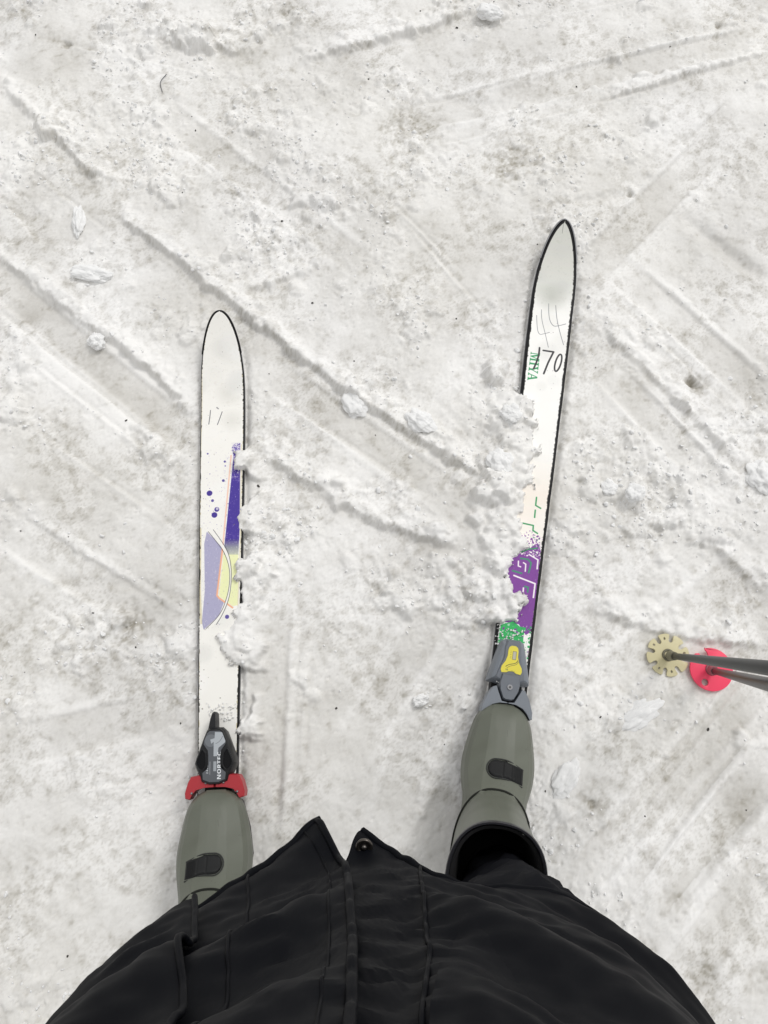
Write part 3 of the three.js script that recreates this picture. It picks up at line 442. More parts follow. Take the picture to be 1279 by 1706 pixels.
  poly(x, [[22.3, 796.4], [42.6, 786.6], [55.4, 794.3], [66.6, 794.6], [63.2, 807.7], [64.2, 826.2], [20.5, 833.2]], '#1fb35a');
  { const r = rng(41), a = [[17.6, 791.9], [86.1, 847.4]]; for (let i = 0; i < 260; i++) { const t = r(); x.fillStyle = ['rgba(205,222,208,0.8)', '#22a858', '#7d3597'][Math.floor(r() * 2.4)]; x.beginPath(); x.arc(lerp(a[0][0], a[1][0], r()), lerp(a[0][1], a[1][1], t), 0.5 + 1.6 * r() ** 2, 0, 7); x.fill(); } }
  line(x, [[77.9, 640.7], [83.7, 796.1]], '#f4f2ee', 3.0); scuff(x, 96, 1024, 200, 25, 1.1, '90,70,80'); chips(x, SK.R, 67, 460, 1.0, ['#161616', '#1c1c1c', '#3b3a36', '#8f8c84', '#141414']); line(x, [[46, 6], [46.5, 26]], 'rgba(90,92,88,0.6)', 0.8);
  { const g = x.createRadialGradient(44, 150, 2, 44, 150, 34); g.addColorStop(0, 'rgba(176,178,168,0.55)'); g.addColorStop(1, 'rgba(176,178,168,0)'); x.fillStyle = g; x.fillRect(0, 110, 96, 80); }
});
function makeSki(key, name, label, art) {
  const s = SK[key], uc = 0.95, [bx, bz] = fromSki(s, uc, 0), L = 1.7;
  const t = thing(name, label, 'ski', [bx, 0, bz], s.th, 'the pair of skis');
  const us = []; for (let i = 0; i <= 30; i++) us.push(0.16 * (i / 30) ** 2.3); for (let i = 1; i <= 60; i++) us.push(0.16 + (L - 0.16) * i / 60);
  const P = (u, w, y) => [w, y, u - uc];
  const N = 8;
  const pos = [], uv = [], idx = [];
  us.forEach((u) => { const h = Math.max(0.0003, skiHalf(s, Math.max(0, u - s.inset * (u < 0.1 ? 1 : 0))) - s.inset); for (let j = 0; j <= N; j++) { const w = lerp(-h, h, j / N); pos.push(...P(Math.max(u, s.inset * 0.9), w, skiTop(u))); uv.push((w * 1000 + 48) / 96, 1 - Math.min(1.02, u) / 1.024); } });
  for (let i = 0; i + 1 < us.length; i++) for (let j = 0; j < N; j++) { const a = i * (N + 1) + j, b = a + N + 1; idx.push(a, b, a + 1, a + 1, b, b + 1); }
  const g = new THREE.BufferGeometry(); g.setAttribute('position', new THREE.Float32BufferAttribute(pos, 3)); g.setAttribute('uv', new THREE.Float32BufferAttribute(uv, 2)); g.setIndex(idx); g.computeVertexNormals();
  part('top_sheet', g, std(1, 1, 1, 0.5, { map: art, clearcoat: 0.2, clearcoatRoughness: 0.15 }), t);
  const ring = (u) => { const h = Math.max(0.0006, skiHalf(s, u)), y = skiTop(u) - 0.0006, th = lerp(0.005, 0.011, sst(0, 0.3, u)), q = Math.min(s.inset, h * 0.6), j = 0.0004 * n2(u * 300, 5), j2 = 0.0004 * n2(u * 300, 9); return [P(u, -h + q, y), P(u, h - q, y), P(u, h + j, y - 0.0028), P(u, h, y - th + 0.0016), P(u, h - 0.001, y - th), P(u, -h + 0.001, y - th), P(u, -h, y - th + 0.0016), P(u, -h + j2, y - 0.0028)]; };
  part('sidewall', loft(us.map(ring), { cap0: true, cap1: true, crease: 0.5 }), blackPlastic, t);
  for (const sg of [-1, 1]) part('steel_edge', loft(us.slice(4).map((u) => { const h = skiHalf(s, u), y = skiTop(u) - lerp(0.005, 0.011, sst(0, 0.3, u)); return [P(u, sg * (h - 0.001), y + 0.0022), P(u, sg * (h + 0.0008), y + 0.0022), P(u, sg * (h + 0.0008), y + 0.0001), P(u, sg * (h - 0.001), y + 0.0001)]; }), { crease: 0.3 }), steel, t);
  const tipPts = []; for (let i = -10; i <= 10; i++) { const u = 0.075 * (Math.abs(i) / 10) ** 2, h = skiHalf(s, u); tipPts.push(P(u, Math.sign(i) * (h + 0.0003), skiTop(u) - 0.002)); }
  part('tip_guard', tube(tipPts, key === 'R' ? 0.0016 : 0.0013, 90, 6), key === 'R' ? steel : blackPlastic, t);
  return t;
}
const skiL = makeSki('L', 'ski', 'left ski, white with lavender, yellow and purple print and a faded handwritten 17', artL);
const skiR = makeSki('R', 'ski', 'right ski, white with handwritten 170, green lettering and a purple and green section', artR);

// ---------- bindings (parts of their skis) ----------
const toeL = toSki(SK.L, -0.2671, 0.0800), toeR = toSki(SK.R, 0.1983, -0.0599);
function frame(parent, u, w) { const g = new THREE.Group(); g.name = 'binding'; g.position.set(w, 0.012, u - 0.95); parent.add(g); return g; }
function stack(levels, opt) { return loft(levels.map(([y, pts]) => pts.map(([a, b]) => [a, y, -b])), { cap0: false, cap1: true, crease: 0.45, ...opt }); }
const mirror = (p) => [...p, ...p.slice().reverse().map(([a, b]) => [-a, b])];
const scaleTo = (pts, k, cx = 0, cy = 0) => pts.map(([a, b]) => [cx + (a - cx) * k, cy + (b - cy) * k]);
{ // grey binding with yellow plate
  const B = frame(skiR, toeR[0], toeR[1] + 0.002); B.rotation.y = 0.0;
  const grey = std(0.20, 0.22, 0.25, 0.5), greyD = std(0.15, 0.165, 0.19, 0.5);
  const out = mirror([[0.012, 0.108], [0.019, 0.104], [0.023, 0.09], [0.030, 0.062], [0.0345, 0.042], [0.0345, 0.036], [0.020, 0.033]]);
  part('housing', stack([[0, scaleTo(out, 1.0)], [0.026, out], [0.034, scaleTo(out, 0.95, 0, 0.06)], [0.041, scaleTo(out, 0.84, 0, 0.06)], [0.044, scaleTo(out, 0.70, 0, 0.06)]]), grey, B);
  const saddle = mirror([[0.010, 0.102], [0.013, 0.094], [0.0135, 0.075], [0.021, 0.052], [0.024, 0.040], [0.016, 0.036]]);
  part('housing_saddle', stack([[0.036, scaleTo(saddle, 1.12, 0, 0.07)], [0.0462, saddle], [0.048, scaleTo(saddle, 0.93, 0, 0.07)]]), greyD, B);
  const lab = mirror([[0.0035, 0.095], [0.007, 0.0925], [0.0085, 0.087], [0.0085, 0.078], [0.011, 0.069], [0.0165, 0.060], [0.0175, 0.054], [0.0155, 0.0495], [0.008, 0.0505], [0.004, 0.053]]);
  const yl = canvas(160, 220, (x) => {
    x.fillStyle = '#e4d64a'; x.fillRect(0, 0, 160, 220); x.fillStyle = '#b9b7a8'; x.fillRect(78, 44, 26, 62); x.strokeStyle = '#6b6840'; x.lineWidth = 3; x.strokeRect(78, 44, 26, 62);
    x.strokeStyle = '#5c5a3e'; x.lineWidth = 5; x.beginPath(); x.moveTo(120, 108); x.bezierCurveTo(112, 150, 70, 130, 34, 168); x.stroke(); x.lineWidth = 3; x.beginPath(); x.moveTo(126, 116); x.bezierCurveTo(116, 160, 80, 140, 44, 178); x.stroke();
    x.fillStyle = '#4a5a3a'; x.font = 'bold 18px sans-serif'; x.fillText('10', 34, 196); x.font = '11px sans-serif'; x.fillText('DIN 4', 76, 200); for (let i = 0; i < 5; i++) x.fillRect(58, 44 + i * 13, 10, 2);
  });
  const s = new THREE.Shape(lab.map((p) => new THREE.Vector2(p[0], p[1] - 0.072))), lg = new THREE.ShapeGeometry(s, 8), q = lg.attributes.position, w = [];
  for (let i = 0; i < q.count; i++) w.push((q.getX(i) + 0.0175) / 0.035, (q.getY(i) + 0.0235) / 0.047); lg.setAttribute('uv', new THREE.Float32BufferAttribute(w, 2)); lg.rotateX(-Math.PI / 2); lg.translate(0, 0.0488, -0.072);
  part('label', lg, std(1, 1, 1, 0.4, { map: yl }), B);
  const tongue = mirror([[0.014, 0.048], [0.0165, 0.034], [0.0155, 0.022], [0.009, 0.008], [0.005, 0.006]]);
  part('toe_tongue', stack([[0.012, tongue], [0.050, tongue], [0.054, scaleTo(tongue, 0.92, 0, 0.028)]]), greyD, B);
  for (const sg of [-1, 1]) {
    const wing = [[0.0005, 0.0025], [0.010, 0.0035], [0.0185, 0.021], [0.021, 0.027], [0.026, 0.025], [0.034, 0.012], [0.041, -0.008], [0.0415, -0.018], [0.038, -0.020], [0.033, -0.012], [0.025, -0.004], [0.013, 0.0005], [0.0005, 0.0012]].map(([a, b]) => [a * sg, b]);
    part('toe_wing', stack([[0.014, sg > 0 ? wing : wing.slice().reverse()], [0.050, sg > 0 ? wing : wing.slice().reverse()], [0.053, scaleTo(sg > 0 ? wing : wing.slice().reverse(), 0.96, sg * 0.022, 0.008)]]), grey, B);
  }
  const sc = part('screw', new THREE.CylinderGeometry(0.0042, 0.0044, 0.002, 20), steel, B); sc.position.set(0, 0.055, -0.027);
  const sd = part('screw_recess', new THREE.CylinderGeometry(0.0021, 0.0021, 0.0005, 6), std(0.08, 0.08, 0.08, 0.5), B); sd.position.set(0, 0.0562, -0.027);
  part('base_plate', stack([[0, mirror([[0.026, 0.07], [0.028, -0.04]])], [0.012, mirror([[0.025, 0.07], [0.027, -0.04]])]]), blackPlastic, B);
  const hp = part('heel_piece', stack([[0, mirror([[0.022, -0.31], [0.03, -0.325], [0.03, -0.37], [0.02, -0.385]])], [0.05, mirror([[0.020, -0.305], [0.028, -0.325], [0.028, -0.36], [0.018, -0.372]])], [0.062, mirror([[0.014, -0.31], [0.020, -0.325], [0.020, -0.35], [0.012, -0.36]])]]), grey, B);
}
{ // black binding with red toe wings
  const B = frame(skiL, toeL[0], toeL[1] - 0.001);
  const blk = std(0.012, 0.0125, 0.014, 0.42, { specularIntensity: 0.6 }), dk = std(0.005, 0.005, 0.006, 0.6, { specularIntensity: 0.3 }), red = std(0.42, 0.022, 0.032, 0.42);
  const hex = mirror([[0.010, 0.104], [0.0145, 0.100], [0.021, 0.084], [0.031, 0.057], [0.0335, 0.048], [0.031, 0.040], [0.024, 0.026], [0.022, 0.018], [0.008, 0.015]]);
  part('housing', stack([[0, scaleTo(hex, 0.92, 0, 0.06)], [0.026, scaleTo(hex, 1.0, 0, 0.06)], [0.040, scaleTo(hex, 0.98, 0, 0.06)], [0.046, scaleTo(hex, 0.90, 0, 0.06)], [0.0472, scaleTo(hex, 0.84, 0, 0.06)]]), blk, B);
  // raised grey face, waisted by the two side recesses
  const face = mirror([[0.008, 0.098], [0.012, 0.095], [0.017, 0.083], [0.0175, 0.078], [0.0105, 0.068], [0.0095, 0.060], [0.0095, 0.047], [0.0105, 0.041], [0.0185, 0.034], [0.0175, 0.024], [0.007, 0.020]]);
  const tex = canvas(180, 360, (x) => {
    x.fillStyle = '#55585d'; x.fillRect(0, 0, 180, 360); x.fillStyle = '#6d7176'; x.beginPath(); x.arc(62, 70, 44, 0, 7); x.fill();
    x.fillStyle = '#aeb3b8'; x.beginPath(); x.moveTo(92, 10); x.lineTo(168, 14); x.lineTo(170, 84); x.lineTo(120, 122); x.lineTo(110, 180); x.lineTo(84, 180); x.lineTo(84, 78); x.lineTo(66, 92); x.lineTo(58, 62); x.lineTo(90, 54); x.closePath(); x.fill();
    x.strokeStyle = '#5a5e64'; x.lineWidth = 3; x.beginPath(); x.moveTo(98, 92); x.quadraticCurveTo(132, 84, 150, 40); x.stroke();
    x.fillStyle = '#9da2a7'; x.fillRect(84, 216, 22, 68);
    x.save(); x.translate(140, 344); x.rotate(-Math.PI / 2); x.fillStyle = '#dfe3e6'; x.font = 'bold 40px sans-serif'; x.scale(1.25, 1); x.fillText('NORTEC', 0, 0); x.restore();
    x.save(); x.translate(46, 300); x.rotate(-Math.PI / 2); x.fillStyle = '#c8ccd0'; x.font = 'bold 20px sans-serif'; x.fillText('2 4 6 8', 0, 0); x.fillRect(-6, 12, 90, 2); x.restore();
  });
  part('face_plate_rim', stack([[0.044, scaleTo(face, 1.1, 0, 0.06)], [0.0482, scaleTo(face, 1.06, 0, 0.06)]]), blk, B);
  const s = new THREE.Shape(face.map((p) => new THREE.Vector2(p[0], p[1] - 0.059))), lg = new THREE.ShapeGeometry(s, 6), q = lg.attributes.position, w = [];
  for (let i = 0; i < q.count; i++) w.push((q.getX(i) + 0.0195) / 0.039, (q.getY(i) + 0.0395) / 0.079); lg.setAttribute('uv', new THREE.Float32BufferAttribute(w, 2)); lg.rotateX(-Math.PI / 2); lg.translate(0, 0.0488, -0.059);
  part('label', lg, std(1, 1, 1, 0.42, { map: tex }), B);
  for (const sg of [-1, 1]) {
    const rec = [[0.014, 0.064], [0.020, 0.070], [0.0235, 0.064], [0.0285, 0.050], [0.0255, 0.042], [0.020, 0.038], [0.014, 0.044]].map(([a, b]) => [a * sg, b]);
    part('side_recess', stack([[0.0464, rec], [0.0476, rec]]), dk, B);
    part('recess_rim', tube([...rec, rec[0]].map(([a, b]) => [a, 0.0478, -b]), 0.0011, 70, 6), blk, B);
    const wing = [[0.0006, 0.030], [0.018, 0.032], [0.038, 0.029], [0.043, 0.020], [0.0475, 0.004], [0.0465, -0.004], [0.040, -0.006], [0.036, 0.001], [0.030, 0.008], [0.016, 0.0115], [0.0006, 0.012]].map(([a, b]) => [a * sg, b]); if (sg < 0) wing.reverse();
    part('toe_wing', stack([[0.012, wing], [0.041, wing], [0.0435, scaleTo(wing, 0.93, sg * 0.024, 0.014)]]), red, B);
    for (const [a, b] of [[0.014, 0.0185], [0.036, 0.004]]) { const r = part('rivet', new THREE.SphereGeometry(0.0021, 14, 10), steel, B); r.position.set(a * sg, 0.0434, -b); }
  }
  const spike = [[0.0, 0.100], [-0.014, 0.100], [-0.0105, 0.118], [-0.0075, 0.127], [-0.004, 0.129], [-0.001, 0.126], [-0.0005, 0.116]].reverse();
  part('lever_tip', stack([[0.010, spike], [0.034, spike], [0.038, scaleTo(spike, 0.8, -0.005, 0.115)]]), blk, B);
  part('base_plate', stack([[0, mirror([[0.018, 0.085], [0.026, -0.04]])], [0.012, mirror([[0.017, 0.085], [0.025, -0.04]])]]), blackPlastic, B);
  part('heel_piece', stack([[0, mirror([[0.022, -0.31], [0.03, -0.325], [0.03, -0.37], [0.02, -0.385]])], [0.05, mirror([[0.020, -0.305], [0.028, -0.325], [0.028, -0.36], [0.018, -0.372]])], [0.062, mirror([[0.014, -0.31], [0.020, -0.325], [0.020, -0.35], [0.012, -0.36]])]]), blk, B);
}

// ---------- boots ----------
const bootBump = (() => { const N = 256, d = new Uint8Array(N * N * 4), r = rng(77); for (let i = 0; i < N * N; i++) { const v = 128 + 90 * (r() - 0.5); d[i * 4] = d[i * 4 + 1] = d[i * 4 + 2] = v; d[i * 4 + 3] = 255; } const t = new THREE.DataTexture(d, N, N); t.wrapS = t.wrapT = THREE.RepeatWrapping; t.magFilter = THREE.LinearFilter; t.needsUpdate = true; return t; })();
const shellWear = canvas(512, 512, (x) => {
  x.fillStyle = '#f2f2f2'; x.fillRect(0, 0, 512, 512); const q = rng(83);
  for (let i = 0; i < 60; i++) { const px = 512 * q(), py = 512 * q(), rr = 20 + 70 * q(), g = x.createRadialGradient(px, py, 1, px, py, rr), c = q() < 0.5 ? '215,215,210' : '255,255,255'; g.addColorStop(0, `rgba(${c},0.35)`); g.addColorStop(1, `rgba(${c},0)`); x.fillStyle = g; x.fillRect(px - rr, py - rr, 2 * rr, 2 * rr); }
  for (let i = 0; i < 90; i++) { x.strokeStyle = q() < 0.6 ? `rgba(170,170,162,${0.2 + 0.4 * q()})` : `rgba(255,255,255,${0.4 + 0.5 * q()})`; x.lineWidth = 0.5 + 1.4 * q() ** 3; const a = 512 * q(), b = 512 * q(), t = q() * 6.28, l = 6 + 40 * q() ** 3; x.beginPath(); x.moveTo(a, b); x.lineTo(a + l * Math.cos(t), b + l * Math.sin(t)); x.stroke(); }
  for (let i = 0; i < 260; i++) { x.fillStyle = q() < 0.5 ? 'rgba(120,120,112,0.5)' : 'rgba(255,255,255,0.8)'; x.beginPath(); x.arc(512 * q(), 512 * q(), 0.4 + 1.4 * q() ** 4, 0, 7); x.fill(); }
}); shellWear.wrapS = shellWear.wrapT = THREE.RepeatWrapping; shellWear.repeat.set(0.5, 0.5);
const shellMat = std(0.145, 0.156, 0.124, 0.48, { map: shellWear, bumpMap: bootBump, bumpScale: 0.0001 }), soleMat = std(0.03, 0.03, 0.03, 0.6), linerMat = std(0.006, 0.006, 0.007, 0.95), rimMat = std(0.03, 0.03, 0.035, 0.35);
const BH = [[0, 0.030], [0.005, 0.041], [0.015, 0.052], [0.03, 0.060], [0.06, 0.070], [0.09, 0.084], [0.115, 0.100], [0.135, 0.119], [0.152, 0.142], [0.165, 0.142], [0.19, 0.142], [0.26, 0.142], [0.30, 0.13], [0.312, 0.06]];
const BW = [[0, 0.010], [0.002, 0.019], [0.006, 0.028], [0.015, 0.0375], [0.03, 0.0455], [0.06, 0.0525], [0.09, 0.0572], [0.115, 0.0568], [0.135, 0.053], [0.15, 0.049], [0.19, 0.048], [0.26, 0.044], [0.30, 0.038], [0.312, 0.028]];
const BF = [[0, 0.015], [0.02, 0.0195], [0.06, 0.0205], [0.12, 0.024], [0.2, 0.026], [0.31, 0.02]];
function shellY(x, z) {           // height of the faceted upper at x, z
  const h = slut(BH, z), b = slut(BW, z), f = lut(BF, z), a = Math.abs(x);
  const s = b * 0.80, hs = lerp(h, 0.02, 0.24 + 0.06 * sst(0.12, 0.2, z));
  const flat = h - 0.0018 * (a / f) ** 2;
  if (a < f) return flat; if (a < s) return lerp(h - 0.0018, hs, (a - f) / (s - f)); return lerp(hs, h * 0.45, clamp((a - s) / (b - s)));
}
function bootSection(z) {
  const h = slut(BH, z), b = slut(BW, z), f = lut(BF, z), s = b * 0.80, p = [];
  const half = []; for (let i = 0; i <= 4; i++) half.push([f * i / 4, shellY(f * i / 4 - 1e-7, z)]); for (let i = 1; i <= 3; i++) { const x = lerp(f, s, i / 3); half.push([x, shellY(x - 1e-7, z)]); }
  half.push([lerp(s, b, 0.55), lerp(shellY(s, z), h * 0.45, 0.35)], [b * 0.995, h * 0.45], [b, h * 0.3], [b * 0.985, 0.012], [b * 0.93, 0.0]);
  for (let i = half.length - 1; i >= 1; i--) p.push([-half[i][0], half[i][1], z]); for (const q of half) p.push([q[0], q[1], z]);
  return p;
}
function makeBoot(label, pos, turn, roll, side) {       // side: +1 lever points to +x
  const t = thing('ski_boot', label, 'ski boot', pos, 0, 'the pair of ski boots'); t.rotation.order = 'YXZ'; t.rotation.set(0, turn, roll);
  const zs = []; for (let i = 0; i <= 8; i++) zs.push(0.02 * (i / 8) ** 1.6); for (let z = 0.026; z <= 0.313; z += 0.006) zs.push(z);
  part('shell', loft(zs.map(bootSection), { cap0: true, cap1: true, crease: 0.16 }), shellMat, t);
  // cuff
  const cuffRing = (y, off = 0) => { const b = slut([[0.09, 0.0555], [0.15, 0.0565], [0.22, 0.059], [0.28, 0.0605], [0.34, 0.0630]], y) + off, zf = slut([[0.09, 0.120], [0.13, 0.136], [0.18, 0.145], [0.25, 0.155], [0.34, 0.165]], y) - off, zb = slut([[0.09, 0.318], [0.2, 0.315], [0.34, 0.300]], y) + off; const r = []; for (let i = 0; i < 56; i++) { const a = i / 56 * 2 * Math.PI, c = Math.cos(a), s = Math.sin(a); const e = 0.86; const zc = (zf + zb) / 2, rz = (zb - zf) / 2; r.push([b * Math.sign(s) * Math.abs(s) ** e, y - 0.02 * (0.5 - 0.5 * c) * sst(0.2, 0.34, y), zc - rz * Math.sign(c) * Math.abs(c) ** e]); } return r; };
  const ys = []; for (let i = 0; i <= 24; i++) ys.push(lerp(0.100, 0.304, i / 24));
  const rings = [cuffRing(0.1005, -0.003), ...ys.map((y) => cuffRing(y))];
  part('cuff', loft(rings, { crease: 0.8 }), shellMat, t);
  part('rim', loft([cuffRing(0.302, 0.0004), cuffRing(0.305, 0.0010), cuffRing(0.310, 0.0009), cuffRing(0.312, 0.0), cuffRing(0.311, -0.0024), cuffRing(0.302, -0.005)], { crease: 0.9 }), rimMat, t);
  part('liner', loft([cuffRing(0.308, -0.0045), cuffRing(0.302, -0.009), cuffRing(0.26, -0.010), cuffRing(0.2, -0.012), cuffRing(0.165, -0.014)], { cap1: true, crease: 2 }), linerMat, t);
  let ySeam = 0.1; for (let y = 0.09; y < 0.29; y += 0.001) { const r = cuffRing(y)[0]; if (shellY(r[0], r[2]) > r[1] - 0.0004) ySeam = y; }
  part('shell_seam', tube(Array.from({ length: 31 }, (_, i) => { const r = cuffRing(ySeam + 0.002, 0.0004)[(i - 15 + 56) % 56]; return r; }), 0.0021, 90, 8), std(0.02, 0.021, 0.018, 0.8, { specularIntensity: 0.3 }), t);
  part('sole', loft([0, 0.02, 0.06, 0.1, 0.15, 0.2, 0.26, 0.312].map((z) => { const b = slut(BW, z) * 0.96 + 0.001; return [[-b, 0.013, z], [b, 0.013, z], [b, -0.012, z], [-b, -0.012, z]]; }), { cap0: true, cap1: true, crease: 0.4 }), soleMat, t);
  // buckle lever let into the upper
  const z0 = 0.0885, z1 = 0.1135, xa = -0.017, xb = 0.037, off = (x, z, o) => { const y = shellY(x, z); return [x * side, y + o, z - o * 0.5]; };
  const lever = grid(40, 16, (i, j) => { const x = lerp(xa, xb, i), zc = (z0 + z1) / 2 - (x > 0.010 ? (x - 0.010) * -0.28 : 0), hw = (z1 - z0) / 2 * (x < xa + 0.0125 ? Math.sqrt(Math.max(0, 1 - ((xa + 0.0125 - x) / 0.0126) ** 2)) : 1) * (x > 0.012 ? 0.94 : 1); const z = zc + (j * 2 - 1) * hw, edge = Math.min(1, Math.min(i, 1 - i) * 18, Math.min(j, 1 - j) * 9); return off(x, z, 0.0004 + 0.0026 * edge + (x > 0.019 ? 0.0008 * Math.sign(Math.sin(x * 2200)) * edge : 0) + (Math.abs(x - 0.006) < 0.0008 ? -0.0014 * edge : 0)); });
  const bk = part('buckle', side > 0 ? lever : lever, std(0.012, 0.0125, 0.013, 0.55, { specularIntensity: 0.5 }), t);
  const rimPts = []; for (let i = 0; i <= 24; i++) { const q = Math.PI / 2 + Math.PI * i / 24; rimPts.push(off(xa + 0.0125 + 0.0142 * Math.cos(q), (z0 + z1) / 2 + 0.0140 * Math.sin(q), 0.0006)); }
  const top = [off(xb, z0 + 0.0095, 0.0006), off(0.012, z0 - 0.001, 0.0006)], bot = [off(0.012, z1 + 0.001, 0.0006), off(xb, z1 + 0.009, 0.0006)];
  part('buckle_recess', tube([...[bot[1], bot[0]], ...rimPts, ...[top[1], top[0]]], 0.0011, 120, 6), std(0.03, 0.032, 0.03, 0.7), t);
  return t;
}
const BOOT_Y = 0.030;
const bl = fromSki(SK.L, toeL[0] - 0.008, toeL[1]), br = fromSki(SK.R, toeR[0] + 0.000, toeR[1]);
makeBoot('left ski boot, grey green rear-entry shell clamped behind the red binding wings', [bl[0], BOOT_Y, bl[1]], SK.L.th, -0.085, -1);
makeBoot('right ski boot, grey green shell with open black cuff behind the grey binding', [br[0], BOOT_Y, br[1]], SK.R.th, 0.085, 1);

// ---------- person ----------
const person = thing('person', 'person in a black padded jacket and black trousers standing on the skis', 'person', [0, 0, 0.22]);
const PZ = 0.22, L3 = (p) => [p[0], p[1], p[2] - PZ];
const cloth = std(0.0034, 0.0039, 0.0058, 0.62, { specularIntensity: 0.15 }), clothDark = std(0.004, 0.004, 0.005, 0.75, { specularIntensity: 0.12 }), pants = std(0.0075, 0.008, 0.0105, 0.85, { specularIntensity: 0.15 });
function sweep(pts, radii, wr, seed, nseg = 70, nr = 40, squash = 1) {
  const c = new THREE.CatmullRomCurve3(pts.map((p) => new THREE.Vector3(...L3(p)))), rings = [];
  for (let i = 0; i <= nseg; i++) { const t = i / nseg, p = c.getPoint(t), d = c.getTangent(t), a = new THREE.Vector3(1, 0, 0).addScaledVector(d, -d.x).normalize(), b = new THREE.Vector3().crossVectors(d, a), r = slut(radii.map((q, k) => [k / (radii.length - 1), q]), t); const ring = []; for (let j = 0; j < nr; j++) { const q = j / nr * 2 * Math.PI, k = r * (1 + wr * n3(Math.cos(q) * 1.3 + seed, Math.sin(q) * 1.3, t * 9) + wr * 0.6 * n3(Math.cos(q) * 2 + seed, Math.sin(q) * 2, t * 26)); ring.push([p.x + k * (a.x * Math.cos(q) + b.x * Math.sin(q) * squash), p.y + k * (a.y * Math.cos(q) + b.y * Math.sin(q) * squash), p.z + k * (a.z * Math.cos(q) + b.z * Math.sin(q) * squash)]); } rings.push(ring); }
  return loft(rings, { cap0: true, cap1: true, crease: 4 });
}
part('trousers', mergeGeometries([
  sweep([[0.158, 0.18, 0.19], [0.150, 0.36, 0.20], [0.135, 0.55, 0.20], [0.110, 0.75, 0.24], [0.085, 0.92, 0.27]], [0.050, 0.062, 0.074, 0.085, 0.10], 0.09, 2),
  sweep([[-0.235, 0.18, 0.32], [-0.225, 0.36, 0.32], [-0.18, 0.55, 0.29], [-0.13, 0.75, 0.28], [-0.085, 0.92, 0.27]], [0.045, 0.052, 0.072, 0.085, 0.10], 0.05, 8),
  sweep([[0, 0.80, 0.27], [0, 0.90, 0.27], [0, 1.05, 0.27]], [0.10, 0.15, 0.14], 0.02, 5, 30, 40, 0.7)].map((g) => { g.deleteAttribute('uv'); return g; })), pants, person);
// jacket: an oval body that flares to its hem
const JRX = [[0.6, 0.240], [0.72, 0.236], [0.85, 0.226], [1.0, 0.214], [1.15, 0.222], [1.28, 0.21], [1.36, 0.17], [1.42, 0.09]], JRZ = [[0.6, 0.155], [0.72, 0.150], [0.85, 0.142], [1.0, 0.136], [1.15, 0.132], [1.28, 0.12], [1.36, 0.095], [1.42, 0.065]], JZC = [[0.6, 0.238], [0.72, 0.240], [0.85, 0.245], [1.0, 0.25], [1.3, 0.26], [1.42, 0.27]];
function jacketAt(phi, y, off = 0) {
  const rx = slut(JRX, y), rz = slut(JRZ, y), zc = slut(JZC, y), flare = 0.019 * sst(0.705, 0.65, y) * Math.exp(-(((phi + 0.16) / 0.2) ** 2)) , x0 = rx * Math.sin(phi);
  const c = Math.cos(phi), s = Math.sin(phi), front = sst(-0.2, 0.5, c);
  // folds: gathers across the front, long slanting drapes to the sides
  const gather = Math.exp(-(((x0 - 0.005) / 0.045) ** 2)) * 0.0026 * sst(0.69, 0.75, y) * (n2(x0 * 12 + 3, y * 46) + 0.4 * n2b(x0 * 16, y * 90));
  const side = Math.abs(phi) , sl = y * 1.0 + Math.sign(phi) * x0 * -0.75, drape = 0.0125 * n2b(sl * 9 + (phi > 0 ? 9 : 0), (x0 * 0.9 + y * 0.4) * 4) + 0.0010 * n2(sl * 22, (x0 + y) * 9 + 3) * sst(-0.1, 0.6, n2(x0 * 7, y * 7 + 4));
  const crisp = 0.0030 * n2b(sl * 34 + 2, (x0 * 1.2 - y) * 7) * sst(0.0, 0.5, n2(x0 * 8 + 4, y * 8)); const w = front * (crisp * sst(0.1, 0.3, side) + gather + drape * sst(0.02, 0.25, side) + 0.0012 * n2(x0 * 40, y * 40));
  const k = off + w;
  return [rx * s + k * s, y, zc - rz * c - k * c - flare];
}
const phiOf = (x, y) => Math.asin(clamp(x / slut(JRX, y), -0.99, 0.99));
const edgeL = [[0.655, -0.057], [0.68, -0.047], [0.70, -0.0375], [0.73, -0.0300], [0.78, -0.025], [0.92, -0.0165], [1.0, -0.014], [1.42, -0.01]];
const edgeR = [[0.655, -0.0205], [0.675, -0.027], [0.70, -0.034], [0.74, -0.045], [0.8, -0.05], [1.42, -0.04]];
const hemL = (phi) => lerp(0.655, 0.730, sst(-0.23, -0.62, phi) * 0.5 + 0.5 * clamp((-0.23 - phi) / 0.3));
const hemR = (phi) => lerp(0.655, 0.722, sst(-0.09, 0.30, phi) * 0.45 + 0.55 * clamp((phi + 0.08) / 0.24));
function panel(edge, sgn, hem, offF, nu = 190, nv = 150, yTop = 1.40) {
  return grid(nu, nv, (i, j) => { const far = sgn * Math.PI, s = i ** 1.0; let y = lerp(hem(lerp(phiOf(lut(edge, 0.67), 0.67), far, s)), yTop, j ** 1.25); const e = phiOf(lut(edge, y), y); const phi = lerp(e, far, s); return L3(jacketAt(phi, y, offF(phi, y))); }, true);
}
const offL = (phi, y) => 0.006 * sst(0.5, 0.0, Math.abs(phi)), offR = (phi, y) => -0.004 + 0.006 * sst(0.05, 0.16, phi) * sst(0.70, 0.76, y);
part('left_front', panel(edgeL, -1, hemL, offL), cloth, person);
part('right_front', panel(edgeR, 1, hemR, offR), cloth, person);
const along = (n, f) => Array.from({ length: n + 1 }, (_, i) => f(i / n));
part('storm_flap_edge', tube(along(50, (t) => { const y = lerp(0.657, 1.2, t), p = phiOf(lut(edgeL, y), y); return L3(jacketAt(p, y, offL(p, y) + 0.0005)); }), 0.0030, 160, 8), cloth, person);
